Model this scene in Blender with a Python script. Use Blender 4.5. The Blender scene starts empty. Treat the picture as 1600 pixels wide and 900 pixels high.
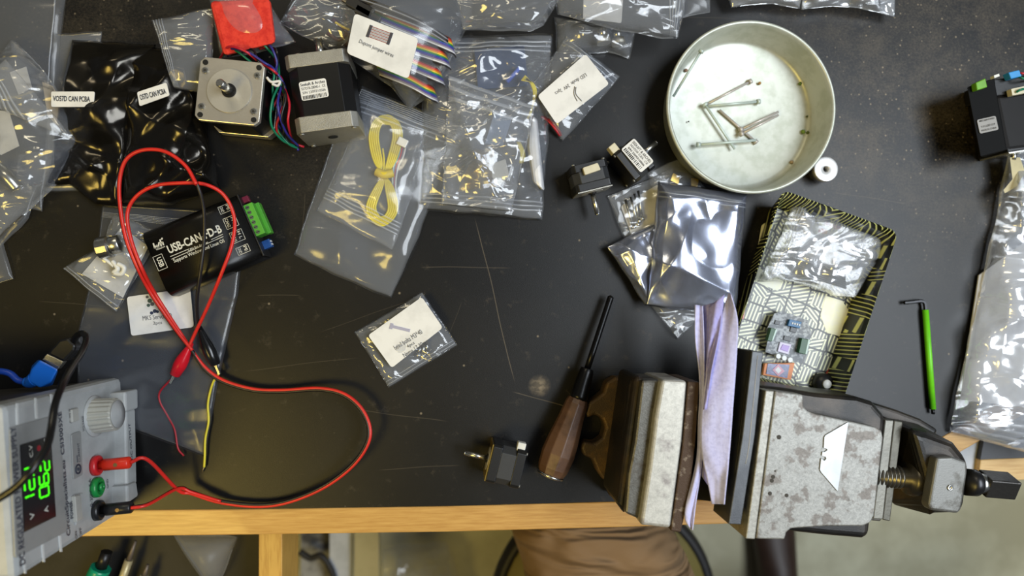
import bpy, bmesh, math, random
from mathutils import Vector, Matrix, noise
random.seed(7)
PI = math.pi
S = bpy.context.scene
COL = S.collection
# ------------------------------------------------------------------ camera
F = 1600*24/36.0
CH = 0.68                      # camera height over the bench top
NAD = (725.0, 462.0)           # where straight-down meets the picture
cd = bpy.data.cameras.new('camera'); cam = bpy.data.objects.new('camera', cd); COL.objects.link(cam)
cd.lens = 24; cd.sensor_width = 36; cd.sensor_fit = 'HORIZONTAL'; cd.clip_start = 0.01
d0 = Vector(((NAD[0]-800)/F, -(NAD[1]-450)/F, -1)).normalized()
RC = d0.rotation_difference(Vector((0, 0, -1))).to_matrix()
cam.matrix_world = Matrix.Translation((0, 0, CH)) @ RC.to_4x4()
cd.dof.use_dof = True; cd.dof.focus_distance = 0.635; cd.dof.aperture_fstop = 3.2
S.camera = cam
# ------------------------------------------------------------------ world, lights, exposure
w = bpy.data.worlds.new('workshop_air'); S.world = w; w.use_nodes = True
w.node_tree.nodes['Background'].inputs[0].default_value = (0.80, 0.88, 1.0, 1)
w.node_tree.nodes['Background'].inputs[1].default_value = 0.075
def area(name, loc, target, sx, sy, power, col, spread=180):
    l = bpy.data.lights.new(name, 'AREA'); l.shape = 'RECTANGLE'; l.size = sx; l.size_y = sy
    l.energy = power; l.color = col; l.spread = math.radians(spread)
    o = bpy.data.objects.new(name, l); COL.objects.link(o); o.location = loc
    o.rotation_euler = (Vector(target)-Vector(loc)).to_track_quat('-Z', 'Y').to_euler()
    return o
area('ceiling_light', (1.36, 0.0, 2.05), (0.25, 0, 0), 1.6, 1.0, 58, (0.86, 0.93, 1.0))
area('ceiling_light', (-1.10, -0.78, 1.75), (-0.1, -0.1, 0), 0.7, 0.5, 18, (1.0, 0.74, 0.18))
area('ceiling_light', (-0.5, 1.7, 1.9), (0, 0, 0), 0.9, 0.25, 9, (1.0, 0.88, 0.62))
S.view_settings.view_transform = 'Standard'; S.view_settings.look = 'None'
S.view_settings.gamma = 1; S.view_settings.exposure = 0.0
try: S.view_settings.use_curve_mapping = False
except Exception: pass
S.cycles.transparent_max_bounces = 40
S.cycles.max_bounces = 8
S.cycles.sample_clamp_indirect = 6
S.cycles.caustics_reflective = False
# ------------------------------------------------------------------ mapping
def P(px, py, z=0.0):
    d = RC @ Vector(((px-800)/F, -(py-450)/F, -1))
    t = (CH-z)/(-d.z)
    return Vector((d.x*t, d.y*t, z))
def PX(px, py, x):             # the point of that ray on the plane world-x = x
    d = RC @ Vector(((px-800)/F, -(py-450)/F, -1)); t = x/d.x
    return Vector((x, d.y*t, CH+d.z*t))
def pxm(px, py, z): return (P(px+1, py, z)-P(px, py, z)).length
# ------------------------------------------------------------------ materials
def hx(r, g, b):
    f = lambda c: (c/255/12.92) if c <= 10 else ((c/255+0.055)/1.055)**2.4
    return (f(r), f(g), f(b), 1)
MATS = {}
def mat(name, c=(200, 200, 200), rough=0.5, metal=0.0, bump=0.0, bscale=200, var=0.0, vscale=40, c2=None, emit=0, spec=0.5, coat=0, trans=0, alpha=1, thr=(0.45, 0.62), stretch=None, rvar=0, fine=0):
    if name in MATS: return MATS[name]
    m = bpy.data.materials.new(name); m.use_nodes = True; MATS[name] = m
    nt = m.node_tree; N = nt.nodes; L = nt.links; b = N['Principled BSDF']
    b.inputs['Base Color'].default_value = hx(*c); b.inputs['Roughness'].default_value = rough
    b.inputs['Metallic'].default_value = metal; b.inputs['Specular IOR Level'].default_value = spec
    b.inputs['Coat Weight'].default_value = coat; b.inputs['Transmission Weight'].default_value = trans
    b.inputs['Alpha'].default_value = alpha
    tc = N.new('ShaderNodeTexCoord'); mp = N.new('ShaderNodeMapping'); L.new(tc.outputs['Object'], mp.inputs[0])
    if stretch: mp.inputs['Scale'].default_value = stretch
    n = N.new('ShaderNodeTexNoise'); n.inputs['Scale'].default_value = vscale; n.inputs['Detail'].default_value = 6
    n.inputs['Roughness'].default_value = 0.6
    L.new(mp.outputs[0], n.inputs['Vector'])
    if c2 is None: c2 = tuple(max(0, int(x*(1-max(var, 0.06)))) for x in c)
    mr = N.new('ShaderNodeMapRange'); mr.inputs[1].default_value = thr[0]; mr.inputs[2].default_value = thr[1]
    L.new(n.outputs[0], mr.inputs[0])
    mx = N.new('ShaderNodeMix'); mx.data_type = 'RGBA'
    mx.inputs[6].default_value = hx(*c); mx.inputs[7].default_value = hx(*c2)
    L.new(mr.outputs[0], mx.inputs[0]); L.new(mx.outputs[2], b.inputs['Base Color'])
    if fine:
        n3 = N.new('ShaderNodeTexNoise'); n3.inputs['Scale'].default_value = vscale*6; n3.inputs['Detail'].default_value = 8; n3.inputs['Roughness'].default_value = 0.8; n3.inputs['Distortion'].default_value = 0.6
        L.new(tc.outputs['Object'], n3.inputs['Vector']); r3 = N.new('ShaderNodeMapRange'); r3.inputs[1].default_value = 0.3; r3.inputs[2].default_value = 0.62; r3.inputs[3].default_value = 1-fine; r3.inputs[4].default_value = 1.0
        L.new(n3.outputs[0], r3.inputs[0]); hs = N.new('ShaderNodeMix'); hs.data_type = 'RGBA'; hs.blend_type = 'MULTIPLY'; hs.inputs[0].default_value = 1
        L.new(mx.outputs[2], hs.inputs[6]); L.new(r3.outputs[0], hs.inputs[7]); L.new(hs.outputs[2], b.inputs['Base Color'])
    if rvar:
        r2 = N.new('ShaderNodeMapRange'); r2.inputs[3].default_value = rough-rvar; r2.inputs[4].default_value = rough+rvar
        L.new(n.outputs[0], r2.inputs[0]); L.new(r2.outputs[0], b.inputs['Roughness'])
    if bump:
        n2 = N.new('ShaderNodeTexNoise'); n2.inputs['Scale'].default_value = bscale; n2.inputs['Detail'].default_value = 4
        L.new(mp.outputs[0], n2.inputs['Vector'])
        bp = N.new('ShaderNodeBump'); bp.inputs['Strength'].default_value = bump; bp.inputs['Distance'].default_value = 0.001
        L.new(n2.outputs[0], bp.inputs['Height']); L.new(bp.outputs[0], b.inputs['Normal'])
    if emit:
        b.inputs['Emission Color'].default_value = hx(*c); b.inputs['Emission Strength'].default_value = emit
    return m
def film(name, milk=0.07, gloss=0.06, rough=0.14, tint=(222, 229, 242), edge=0.55, bump=0.5, bs=18, vein=0):
    if name in MATS: return MATS[name]
    m = bpy.data.materials.new(name); m.use_nodes = True; MATS[name] = m
    nt = m.node_tree; N = nt.nodes; L = nt.links; N.remove(N['Principled BSDF']); out = N['Material Output']
    tc = N.new('ShaderNodeTexCoord')
    mp = N.new('ShaderNodeMapping'); mp.inputs['Scale'].default_value = (1.0, 2.2, 1.0); mp.inputs['Rotation'].default_value = (0, 0, 0.5); L.new(tc.outputs['Object'], mp.inputs[0])
    n = N.new('ShaderNodeTexNoise'); n.inputs['Scale'].default_value = bs*0.7; n.inputs['Detail'].default_value = 1.0; n.inputs['Distortion'].default_value = 0.9
    L.new(mp.outputs[0], n.inputs['Vector']); ad = n
    bp = N.new('ShaderNodeBump'); bp.inputs['Strength'].default_value = bump; bp.inputs['Distance'].default_value = 0.012
    L.new(ad.outputs[0], bp.inputs['Height'])
    tr = N.new('ShaderNodeBsdfTransparent'); tr.inputs[0].default_value = (0.97, 0.97, 0.97, 1)
    df = N.new('ShaderNodeBsdfDiffuse'); df.inputs[0].default_value = hx(*tint)
    gl = N.new('ShaderNodeBsdfGlossy'); gl.inputs['Color'].default_value = (1, 1, 1, 1); gl.inputs['Roughness'].default_value = rough
    L.new(bp.outputs[0], gl.inputs['Normal'])
    m1 = N.new('ShaderNodeMixShader'); m1.inputs[0].default_value = milk; L.new(tr.outputs[0], m1.inputs[1]); L.new(df.outputs[0], m1.inputs[2])
    lw = N.new('ShaderNodeLayerWeight'); lw.inputs[0].default_value = 0.5; L.new(bp.outputs[0], lw.inputs['Normal'])
    pw = N.new('ShaderNodeMath'); pw.operation = 'POWER'; pw.inputs[1].default_value = 3; L.new(lw.outputs['Facing'], pw.inputs[0])
    ma = N.new('ShaderNodeMath'); ma.operation = 'MULTIPLY_ADD'; ma.inputs[1].default_value = edge; ma.inputs[2].default_value = gloss; L.new(pw.outputs[0], ma.inputs[0])
    m2 = N.new('ShaderNodeMixShader'); L.new(ma.outputs[0], m2.inputs[0]); L.new(m1.outputs[0], m2.inputs[1]); L.new(gl.outputs[0], m2.inputs[2])
    L.new(m2.outputs[0], out.inputs[0])
    return m
# ------------------------------------------------------------------ mesh helpers
ORG = {}
def new(name, bm, m, parent=None, bevel=0, smooth=False, mats=None, seg=2, xf=None):
    """link a bmesh given in world coordinates as one object"""
    if xf is not None: bmesh.ops.transform(bm, matrix=xf, verts=bm.verts)
    if parent is not None: org = ORG[parent.name]
    else:
        xs = [v.co for v in bm.verts]
        org = Vector(((min(v.x for v in xs)+max(v.x for v in xs))/2, (min(v.y for v in xs)+max(v.y for v in xs))/2, min(v.z for v in xs)))
    bmesh.ops.translate(bm, vec=-org, verts=bm.verts)
    me = bpy.data.meshes.new(name)
    if smooth:
        for f in bm.faces: f.smooth = True
    bm.to_mesh(me); bm.free()
    for q in (mats or [m]): me.materials.append(q)
    o = bpy.data.objects.new(name, me); COL.objects.link(o)
    if parent is not None: o.parent = parent
    else: o.location = org
    ORG[o.name] = org
    if bevel:
        b = o.modifiers.new('bevel', 'BEVEL'); b.width = bevel; b.segments = seg; b.limit_method = 'ANGLE'; b.angle_limit = math.radians(35)
    return o
def tag(o, label, cat, group=None):
    o['label'] = label; o['category'] = cat
    if group: o['group'] = group
    return o
def thing(name, loc, label, cat, group=None):
    o = bpy.data.objects.new(name, None); COL.objects.link(o); o.location = loc; o.empty_display_size = 0.01
    ORG[o.name] = Vector(loc); return tag(o, label, cat, group)
def struct(o): o['kind'] = 'structure'; return o
def BM(): return bmesh.new()
def box(bm, c, s, rz=0, mi=0, M=None):
    r = bmesh.ops.create_cube(bm, size=1)
    T = Matrix.Translation(c) @ Matrix.Rotation(rz, 4, 'Z') @ Matrix.Diagonal((s[0], s[1], s[2], 1))
    if M is not None: T = M @ T
    bmesh.ops.transform(bm, matrix=T, verts=r['verts'])
    for f in {f for v in r['verts'] for f in v.link_faces}: f.material_index = mi
    return bm
def cyl(bm, a, b, r1, r2=None, seg=28, cap=True, mi=0, M=None):
    a = Vector(a); b = Vector(b); r2 = r1 if r2 is None else r2
    r = bmesh.ops.create_cone(bm, segments=seg, radius1=r1, radius2=r2, depth=(b-a).length, cap_ends=cap)
    q = (b-a).to_track_quat('Z', 'Y').to_matrix().to_4x4()
    T = Matrix.Translation((a+b)/2) @ q
    if M is not None: T = M @ T
    bmesh.ops.transform(bm, matrix=T, verts=r['verts'])
    for f in {f for v in r['verts'] for f in v.link_faces}:
        f.material_index = mi; f.smooth = len(f.verts) == 4
    return bm
def prism(bm, pts, z0, z1, mi=0, M=None):
    """pts: Vectors (xy used) for the top outline"""
    t = [bm.verts.new((p[0], p[1], z1)) for p in pts]; b = [bm.verts.new((p[0], p[1], z0)) for p in pts]
    fs = [bm.faces.new(t), bm.faces.new(list(reversed(b)))]
    n = len(pts)
    for i in range(n):
        j = (i+1) % n
        fs.append(bm.faces.new((t[j], t[i], b[i], b[j])))
    for f in fs: f.material_index = mi
    if M is not None: bmesh.ops.transform(bm, matrix=M, verts=t+b)
    bmesh.ops.recalc_face_normals(bm, faces=fs)
    return bm
def pprism(bm, pix, z0, z1, mi=0): return prism(bm, [P(x, y, z1) for x, y in pix], z0, z1, mi)
def loft(bm, lo, hi, mi=0):
    b = [bm.verts.new(p) for p in lo]; t = [bm.verts.new(p) for p in hi]; n = len(lo)
    fs = [bm.faces.new(t), bm.faces.new(list(reversed(b)))]
    for i in range(n):
        j = (i+1) % n; fs.append(bm.faces.new((t[j], t[i], b[i], b[j])))
    for f in fs: f.material_index = mi
    bmesh.ops.recalc_face_normals(bm, faces=fs); return bm
def catmull(pts, k=8):
    pts = [Vector(p) for p in pts]; out = []
    q = [pts[0]*2-pts[1]]+pts+[pts[-1]*2-pts[-2]]
    for i in range(1, len(q)-2):
        a, b, c, d = q[i-1:i+3]
        for s in range(k):
            t = s/k
            out.append(0.5*((2*b)+(c-a)*t+(2*a-5*b+4*c-d)*t*t+(3*b-a-3*c+d)*t**3))
    out.append(pts[-1]); return out
def tube(bm, pts, r, k=8, seg=10, mi=0, smooth=True, flat=None):
    ps = catmull(pts, k) if k else [Vector(p) for p in pts]
    rings = []; up = Vector((0, 0, 1)); n = len(ps)
    for i, p in enumerate(ps):
        t = (ps[min(i+1, n-1)]-ps[max(i-1, 0)]).normalized()
        a = up.cross(t)
        if a.length < 1e-3: a = Vector((1, 0, 0)).cross(t)
        a.normalize(); b = t.cross(a)
        rr = r(i/(n-1)) if callable(r) else r
        fz = flat or 1
        rings.append([bm.verts.new(p+a*math.cos(2*PI*s/seg)*rr*fz+b*math.sin(2*PI*s/seg)*rr) for s in range(seg)])
    for i in range(n-1):
        for s in range(seg):
            f = bm.faces.new((rings[i][s], rings[i][(s+1) % seg], rings[i+1][(s+1) % seg], rings[i+1][s])); f.material_index = mi; f.smooth = smooth
    for rg in (list(reversed(rings[0])), rings[-1]):
        f = bm.faces.new(rg); f.material_index = mi
    return bm
def ptube(bm, pix, r, **kw): return tube(bm, [P(x, y, z) for x, y, z in pix], r, **kw)
def lathe(bm, prof, c=(0, 0, 0), seg=64, mi=0, M=None, closed=False):
    rings = []; allv = []
    for r, z in prof:
        rings.append([bm.verts.new((c[0]+r*math.cos(2*PI*s/seg), c[1]+r*math.sin(2*PI*s/seg), c[2]+z)) for s in range(seg)]); allv += rings[-1]
    pr = list(zip(rings, rings[1:]))
    if closed: pr.append((rings[-1], rings[0]))
    for A, B in pr:
        for s in range(seg):
            f = bm.faces.new((A[s], A[(s+1) % seg], B[(s+1) % seg], B[s])); f.material_index = mi; f.smooth = True
    if not closed:
        for rg, fl in ((rings[0], 1), (rings[-1], 0)):
            if len(rg) > 2:
                f = bm.faces.new(list(reversed(rg)) if fl else rg); f.material_index = mi
    if M is not None: bmesh.ops.transform(bm, matrix=M, verts=allv)
    return bm
def text_bm(bm, body, w=None, h=None, M=Matrix.Identity(4), bold=0.0, mi=0, space=1.0):
    cu = bpy.data.curves.new('lettering', 'FONT'); cu.body = body; cu.size = 1; cu.extrude = 0; cu.offset = bold; cu.space_character = space
    cu.resolution_u = 3
    o = bpy.data.objects.new('lettering', cu); COL.objects.link(o)
    dg = bpy.context.evaluated_depsgraph_get(); me = bpy.data.meshes.new_from_object(o.evaluated_get(dg))
    bpy.data.objects.remove(o); bpy.data.curves.remove(cu)
    xs = [v.co.x for v in me.vertices]; ys = [v.co.y for v in me.vertices]
    if not xs: return bm
    x0, x1, y0, y1 = min(xs), max(xs), min(ys), max(ys)
    sx = (w/(x1-x0)) if w else None; sy = (h/(y1-y0)) if h else sx
    if sx is None: sx = sy
    T = M @ Matrix.Diagonal((sx, sy, 1, 1)) @ Matrix.Translation((-(x0+x1)/2, -(y0+y1)/2, 0))
    vs = [bm.verts.new(T @ v.co) for v in me.vertices]
    for p in me.polygons:
        try:
            f = bm.faces.new([vs[i] for i in p.vertices]); f.material_index = mi
        except ValueError: pass
    bpy.data.meshes.remove(me); return bm
def ptext(bm, body, px, py, z, w, h, ang, bold=0.0, mi=0, dz=0.0004, space=1.0):
    """ang: degrees, counter-clockwise as seen; w,h in picture pixels at that height"""
    s = pxm(px, py, z)
    M = Matrix.Translation(P(px, py, z)+Vector((0, 0, dz))) @ Matrix.Rotation(math.radians(ang), 4, 'Z')
    return text_bm(bm, body, w*s if w else None, h*s if h else None, M, bold, mi, space)
def rrect(w, h, r, n=5):
    out = []
    for cx, cy, a0 in ((w/2-r, h/2-r, 0), (-w/2+r, h/2-r, 90), (-w/2+r, -h/2+r, 180), (w/2-r, -h/2+r, 270)):
        for i in range(n+1):
            a = math.radians(a0+90*i/n); out.append(Vector((cx+r*math.cos(a), cy+r*math.sin(a), 0)))
    return out
def rquad(cs, r=0.15, n=4):
    """rounded pixel quad"""
    out = []
    for i in range(4):
        a, b, c = Vector(cs[i-1]), Vector(cs[i]), Vector(cs[(i+1) % 4])
        la = (a-b).normalized(); lc = (c-b).normalized(); p0 = b+la*r; p2 = b+lc*r
        for k in range(n+1):
            t = k/n; out.append(p0*(1-t)**2+b*2*t*(1-t)+p2*t*t)
    return [(v.x, v.y) for v in out]
# ------------------------------------------------------------------ common materials
BLACKP = mat('black_plastic', (22, 22, 23), 0.38, bump=0.05, bscale=900)
BLACKM = mat('black_anodised', (16, 16, 17), 0.34, 0.0, bump=0.03, bscale=1500)
STEEL = mat('bright_steel', (205, 205, 200), 0.28, 1.0, bump=0.04, bscale=600, rvar=0.08)
BRUSH = mat('brushed_aluminium', (196, 192, 182), 0.34, 1.0, bump=0.10, bscale=900, rvar=0.1)
CASTAL = mat('cast_aluminium', (176, 174, 166), 0.5, 0.85, bump=0.35, bscale=1400)
PAPER = mat('white_label_paper', (232, 231, 228), 0.55, var=0.03)
PAPERG = mat('grey_white_paper', (205, 206, 208), 0.6)
INK = mat('grey_print', (95, 95, 98), 0.7)
INKB = mat('black_print', (28, 28, 30), 0.7)
WHITEP = mat('white_print', (215, 215, 205), 0.6)
FILM = film('clear_film', 0.09, 0.045, 0.15, bump=0.5)
FILMC = film('crinkled_clear_film', 0.105, 0.07, 0.13, edge=0.8, bump=0.8, bs=30)
FILMM = film('milky_film', 0.06, 0.03, 0.22, bump=0.25)
FILMH = film('bright_crumpled_film', 0.30, 0.24, 0.18, edge=0.9, bump=1.0, bs=30)
ZIPM = film('zip_seal_film', 0.26, 0.05, 0.25, bump=0.1)
ANTI = mat('antistatic_film_dark', (70, 67, 62), 0.2, 0.9, bump=0.0, alpha=0.86)
ANTIS = mat('antistatic_film_silver', (196, 203, 224), 0.25, 0.88, alpha=0.92)

# ================================================================== SETTING
fl = mat('painted_concrete_floor', (204, 201, 172), 0.55, bump=0.1, bscale=30, c2=(172, 167, 138), vscale=3.0)
FZ = -0.86
struct(new('floor', box(BM(), (0.2, -0.4, FZ-0.05), (5, 5, 0.1)), fl))
wl = mat('dim_plaster_wall', (120, 116, 104), 0.8)
struct(new('wall_back', box(BM(), (0.2, 2.15, 0.62), (5, 0.1, 3.0)), wl))
# ------------------------------------------------------------------ bench top material
def bench_material():
    m = bpy.data.materials.new('black_linoleum_worktop'); m.use_nodes = True
    nt = m.node_tree; N = nt.nodes; L = nt.links; b = N['Principled BSDF']
    g = N.new('ShaderNodeNewGeometry'); pos = g.outputs['Position']
    def nz(scale, det=6, rough=0.6):
        n = N.new('ShaderNodeTexNoise'); n.inputs['Scale'].default_value = scale; n.inputs['Detail'].default_value = det; n.inputs['Roughness'].default_value = rough
        L.new(pos, n.inputs['Vector']); return n.outputs[0]
    def mr(x, a, c, lo=0, hi=1):
        r = N.new('ShaderNodeMapRange'); r.inputs[1].default_value = a; r.inputs[2].default_value = c; r.inputs[3].default_value = lo; r.inputs[4].default_value = hi
        L.new(x, r.inputs[0]); return r.outputs[0]
    def mt(op, a, c):
        r = N.new('ShaderNodeMath'); r.operation = op
        for i, v in enumerate((a, c)):
            if isinstance(v, (int, float)): r.inputs[i].default_value = v
            else: L.new(v, r.inputs[i])
        return r.outputs[0]
    sp = N.new('ShaderNodeSeparateXYZ'); L.new(pos, sp.inputs[0])
    def blob(px, py, r):
        c = P(px, py); d = N.new('ShaderNodeVectorMath'); d.operation = 'DISTANCE'; L.new(pos, d.inputs[0]); d.inputs[1].default_value = c
        return mr(d.outputs['Value'], r, r*0.15)
    # dust lies thick towards the back right, thin elsewhere
    dust_area = mt('MAXIMUM', mt('MAXIMUM', blob(1400, 160, 0.22), mt('MULTIPLY', blob(1480, 60, 0.2), 0.9)), mt('MAXIMUM', mt('MULTIPLY', blob(500, 270, 0.09), 0.3), mt('MULTIPLY', blob(150, 10, 0.15), 0.45)))
    patch = mr(mt('ADD', mt('MULTIPLY', nz(17, 10, 0.78), 0.62), mt('MULTIPLY', nz(420, 4, 0.8), 0.48)), 0.50, 0.74)
    dust = mt('MULTIPLY', mt('MULTIPLY', patch, dust_area), 0.22)
    v = N.new('ShaderNodeTexVoronoi'); v.inputs['Scale'].default_value = 95; v.inputs['Randomness'].default_value = 1; L.new(pos, v.inputs['Vector'])
    sc = N.new('ShaderNodeSeparateColor'); L.new(v.outputs['Color'], sc.inputs[0])
    spk = mt('MULTIPLY', mr(v.outputs['Distance'], 0.14, 0.06), mr(sc.outputs[0], 0.955, 0.965))
    v2 = N.new('ShaderNodeTexVoronoi'); v2.inputs['Scale'].default_value = 210; L.new(pos, v2.inputs['Vector'])
    sc2 = N.new('ShaderNodeSeparateColor'); L.new(v2.outputs['Color'], sc2.inputs[0])
    spk2 = mt('MULTIPLY', mt('MULTIPLY', mr(v2.outputs['Distance'], 0.25, 0.12), mr(sc2.outputs[1], 0.72, 0.80)), mt('MULTIPLY', dust_area, 0.9))
    # scratches: straight segments in the surface
    scr = None
    SEG = [((742, 340), (805, 600), .5, .5), ((655, 417), (800, 420), .5, .25), ((400, 462), (470, 462), .4, .2), ((870, 410), (900, 500), .4, -.6), ((880, 470), (960, 490), .4, -.6), ((905, 420), (920, 520), .4, -.6), ((560, 640), (700, 660), .5, .2), ((590, 735), (720, 728), .5, .18), ((380, 580), (560, 560), .35, .2), ((800, 612), (900, 640), .5, .4),
           ((1340, 560), (1450, 510), .4, -.5), ((1290, 520), (1500, 480), .35, -.5), ((1345, 480), (1420, 560), .4, -.4), ((60, 470), (170, 480), .35, .2), ((470, 380), (476, 300), .35, .2), ((1000, 25), (1150, 30), .3, .2), ((1230, 140), (1260, 220), .5, -.4), ((1300, 300), (1420, 318), .5, .2), ((500, 520), (640, 470), .3, .18), ((690, 545), (722, 470), .3, .16)]
    light = None; dark = None
    for a, c, wmm, amt in SEG:
        A = P(*a); B = P(*c); d = (B-A).normalized(); nrm = Vector((-d.y, d.x, 0))
        dot = N.new('ShaderNodeVectorMath'); dot.operation = 'DOT_PRODUCT'; L.new(pos, dot.inputs[0]); dot.inputs[1].default_value = nrm
        wob = mt('MULTIPLY', mt('SUBTRACT', nz(9, 1), 0.5), 0.006)
        dist = mt('ABSOLUTE', mt('ADD', mt('SUBTRACT', dot.outputs['Value'], A.dot(nrm)), wob), 0)
        line = mr(dist, wmm*0.0011, wmm*0.0002)
        mid = (A+B)/2; hl = (B-A).length/2
        dt = N.new('ShaderNodeVectorMath'); dt.operation = 'DOT_PRODUCT'; L.new(pos, dt.inputs[0]); dt.inputs[1].default_value = d
        win = mr(mt('ABSOLUTE', mt('SUBTRACT', dt.outputs['Value'], mid.dot(d)), 0), hl, hl*0.8)
        x = mt('MULTIPLY', mt('MULTIPLY', line, win), abs(amt)*(0.45 if amt > 0 else 0.8))
        if amt > 0: light = x if light is None else mt('MAXIMUM', light, x)
        else: dark = x if dark is None else mt('MAXIMUM', dark, x)
    scuff = mt('MULTIPLY', blob(843, 603, 0.012), mr(nz(160, 3), 0.45, 0.6, 0.2, 0.5))
    fibre = mt('MULTIPLY', mr(nz(60, 10, 0.75), 0.58, 0.75), 0.10)
    mask = mt('MINIMUM', mt('ADD', mt('ADD', mt('ADD', mt('ADD', dust, mt('MULTIPLY', spk2, 0.55)), mt('MULTIPLY', spk, 0.4)), mt('ADD', scuff, light)), fibre), 1.0)
    bn = nz(5, 5)
    mb = N.new('ShaderNodeMix'); mb.data_type = 'RGBA'; mb.inputs[6].default_value = hx(12, 12, 13); mb.inputs[7].default_value = hx(20, 19, 18); L.new(mr(bn, 0.4, 0.65), mb.inputs[0])
    md = N.new('ShaderNodeMix'); md.data_type = 'RGBA'; md.inputs[7].default_value = hx(12, 12, 12); L.new(dark, md.inputs[0]); L.new(mb.outputs[2], md.inputs[6])
    mm = N.new('ShaderNodeMix'); mm.data_type = 'RGBA'; mm.inputs[7].default_value = hx(182, 165, 138); L.new(mask, mm.inputs[0]); L.new(md.outputs[2], mm.inputs[6])
    L.new(mm.outputs[2], b.inputs['Base Color'])
    L.new(mr(mt('ADD', mt('MULTIPLY', bn, 0.3), mt('MULTIPLY', mask, 0.6)), 0, 0.8, 0.36, 0.58), b.inputs['Roughness'])
    b.inputs['Specular IOR Level'].default_value = 0.37
    bp = N.new('ShaderNodeBump'); bp.inputs['Strength'].default_value = 0.12; bp.inputs['Distance'].default_value = 0.0006
    L.new(nz(900, 3), bp.inputs['Height']); L.new(bp.outputs[0], b.inputs['Normal'])
    return m
BENCH = bench_material()
WOOD = mat('oiled_beech', (205, 160, 88), 0.42, bump=0.15, bscale=60, c2=(182, 134, 66), vscale=14, stretch=(2.2, 30, 30), thr=(0.35, 0.7), coat=0.15)
WOODD = mat('beech_end', (176, 130, 74), 0.5, c2=(150, 106, 58), vscale=20)
# front edge of the bench follows the picture; corner cut off at the right
inner = [P(x, y) for x, y in ((-260, 799), (100, 797), (400, 795), (700, 790.5), (960, 783.5), (1130, 779), (1300, 772))]
outer = [P(x, y) for x, y in ((-260, 843), (100, 839), (400, 835.5), (700, 831), (960, 824), (1130, 818.5), (1318, 812))]
ic = P(1484, 675); oc = P(1560, 672); oc2 = P(1760, 548); ic2 = P(1760, 500)
icb = P(1510, 658)
bench = thing('workbench', P(800, 400, -0.04), 'long workbench with a worn black top and beech front edge', 'workbench')
top_pts = inner+[P(1330, 771), ic, ic2, Vector((ic2.x, 0.9, 0)), Vector((-0.85, 0.9, 0))]
new('worktop', prism(BM(), top_pts, -0.038, 0.0), BENCH, bench)
band = outer+[oc, oc2, ic2+Vector((0.0004, -0.0004, 0)), ic+Vector((0.0004, -0.0004, 0)), P(1330, 771.5)]+[p-Vector((0, 0.0003, 0)) for p in reversed(inner)]
new('front_edge', prism(BM(), band, -0.04, 0.0003), WOOD, bench, bevel=0.0012)
for x, y in ((-0.55, 0.0), (0.34, -0.12)):
    new('leg', box(BM(), (x, y, (FZ-0.04)/2), (0.07, 0.07, -FZ-0.04)), WOODD, bench, bevel=0.004)
b2 = thing('workbench', P(1600, 700, -0.04), 'neighbouring workbench, its beech edge just right of the vise shaft', 'workbench')
Z2 = -0.045
def q2(pts, z=Z2): return [P(x, y, z) for x, y in pts]
new('worktop', prism(BM(), q2([(1532, 718), (1760, 709), (1760, 500), (1572, 500)]), Z2-0.035, Z2), mat('grey_black_worktop', (58, 60, 66), 0.4), b2)
new('front_edge', prism(BM(), q2([(1528, 752), (1760, 745), (1760, 709.3), (1532, 718.3)]), Z2-0.035, Z2+0.0003), mat('pale_beech', (214, 180, 122), 0.4, c2=(200, 162, 104), vscale=15, stretch=(2, 25, 25)), b2, bevel=0.001)
tag(new('metal_strip', prism(BM(), q2([(1494, 740), (1527, 752), (1546, 640), (1506, 640)], -0.052), -0.062, -0.052), mat('light_grey_enamel', (186, 190, 196), 0.45)), 'pale grey metal strip standing in the gap between the two workbenches', 'strip')

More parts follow.
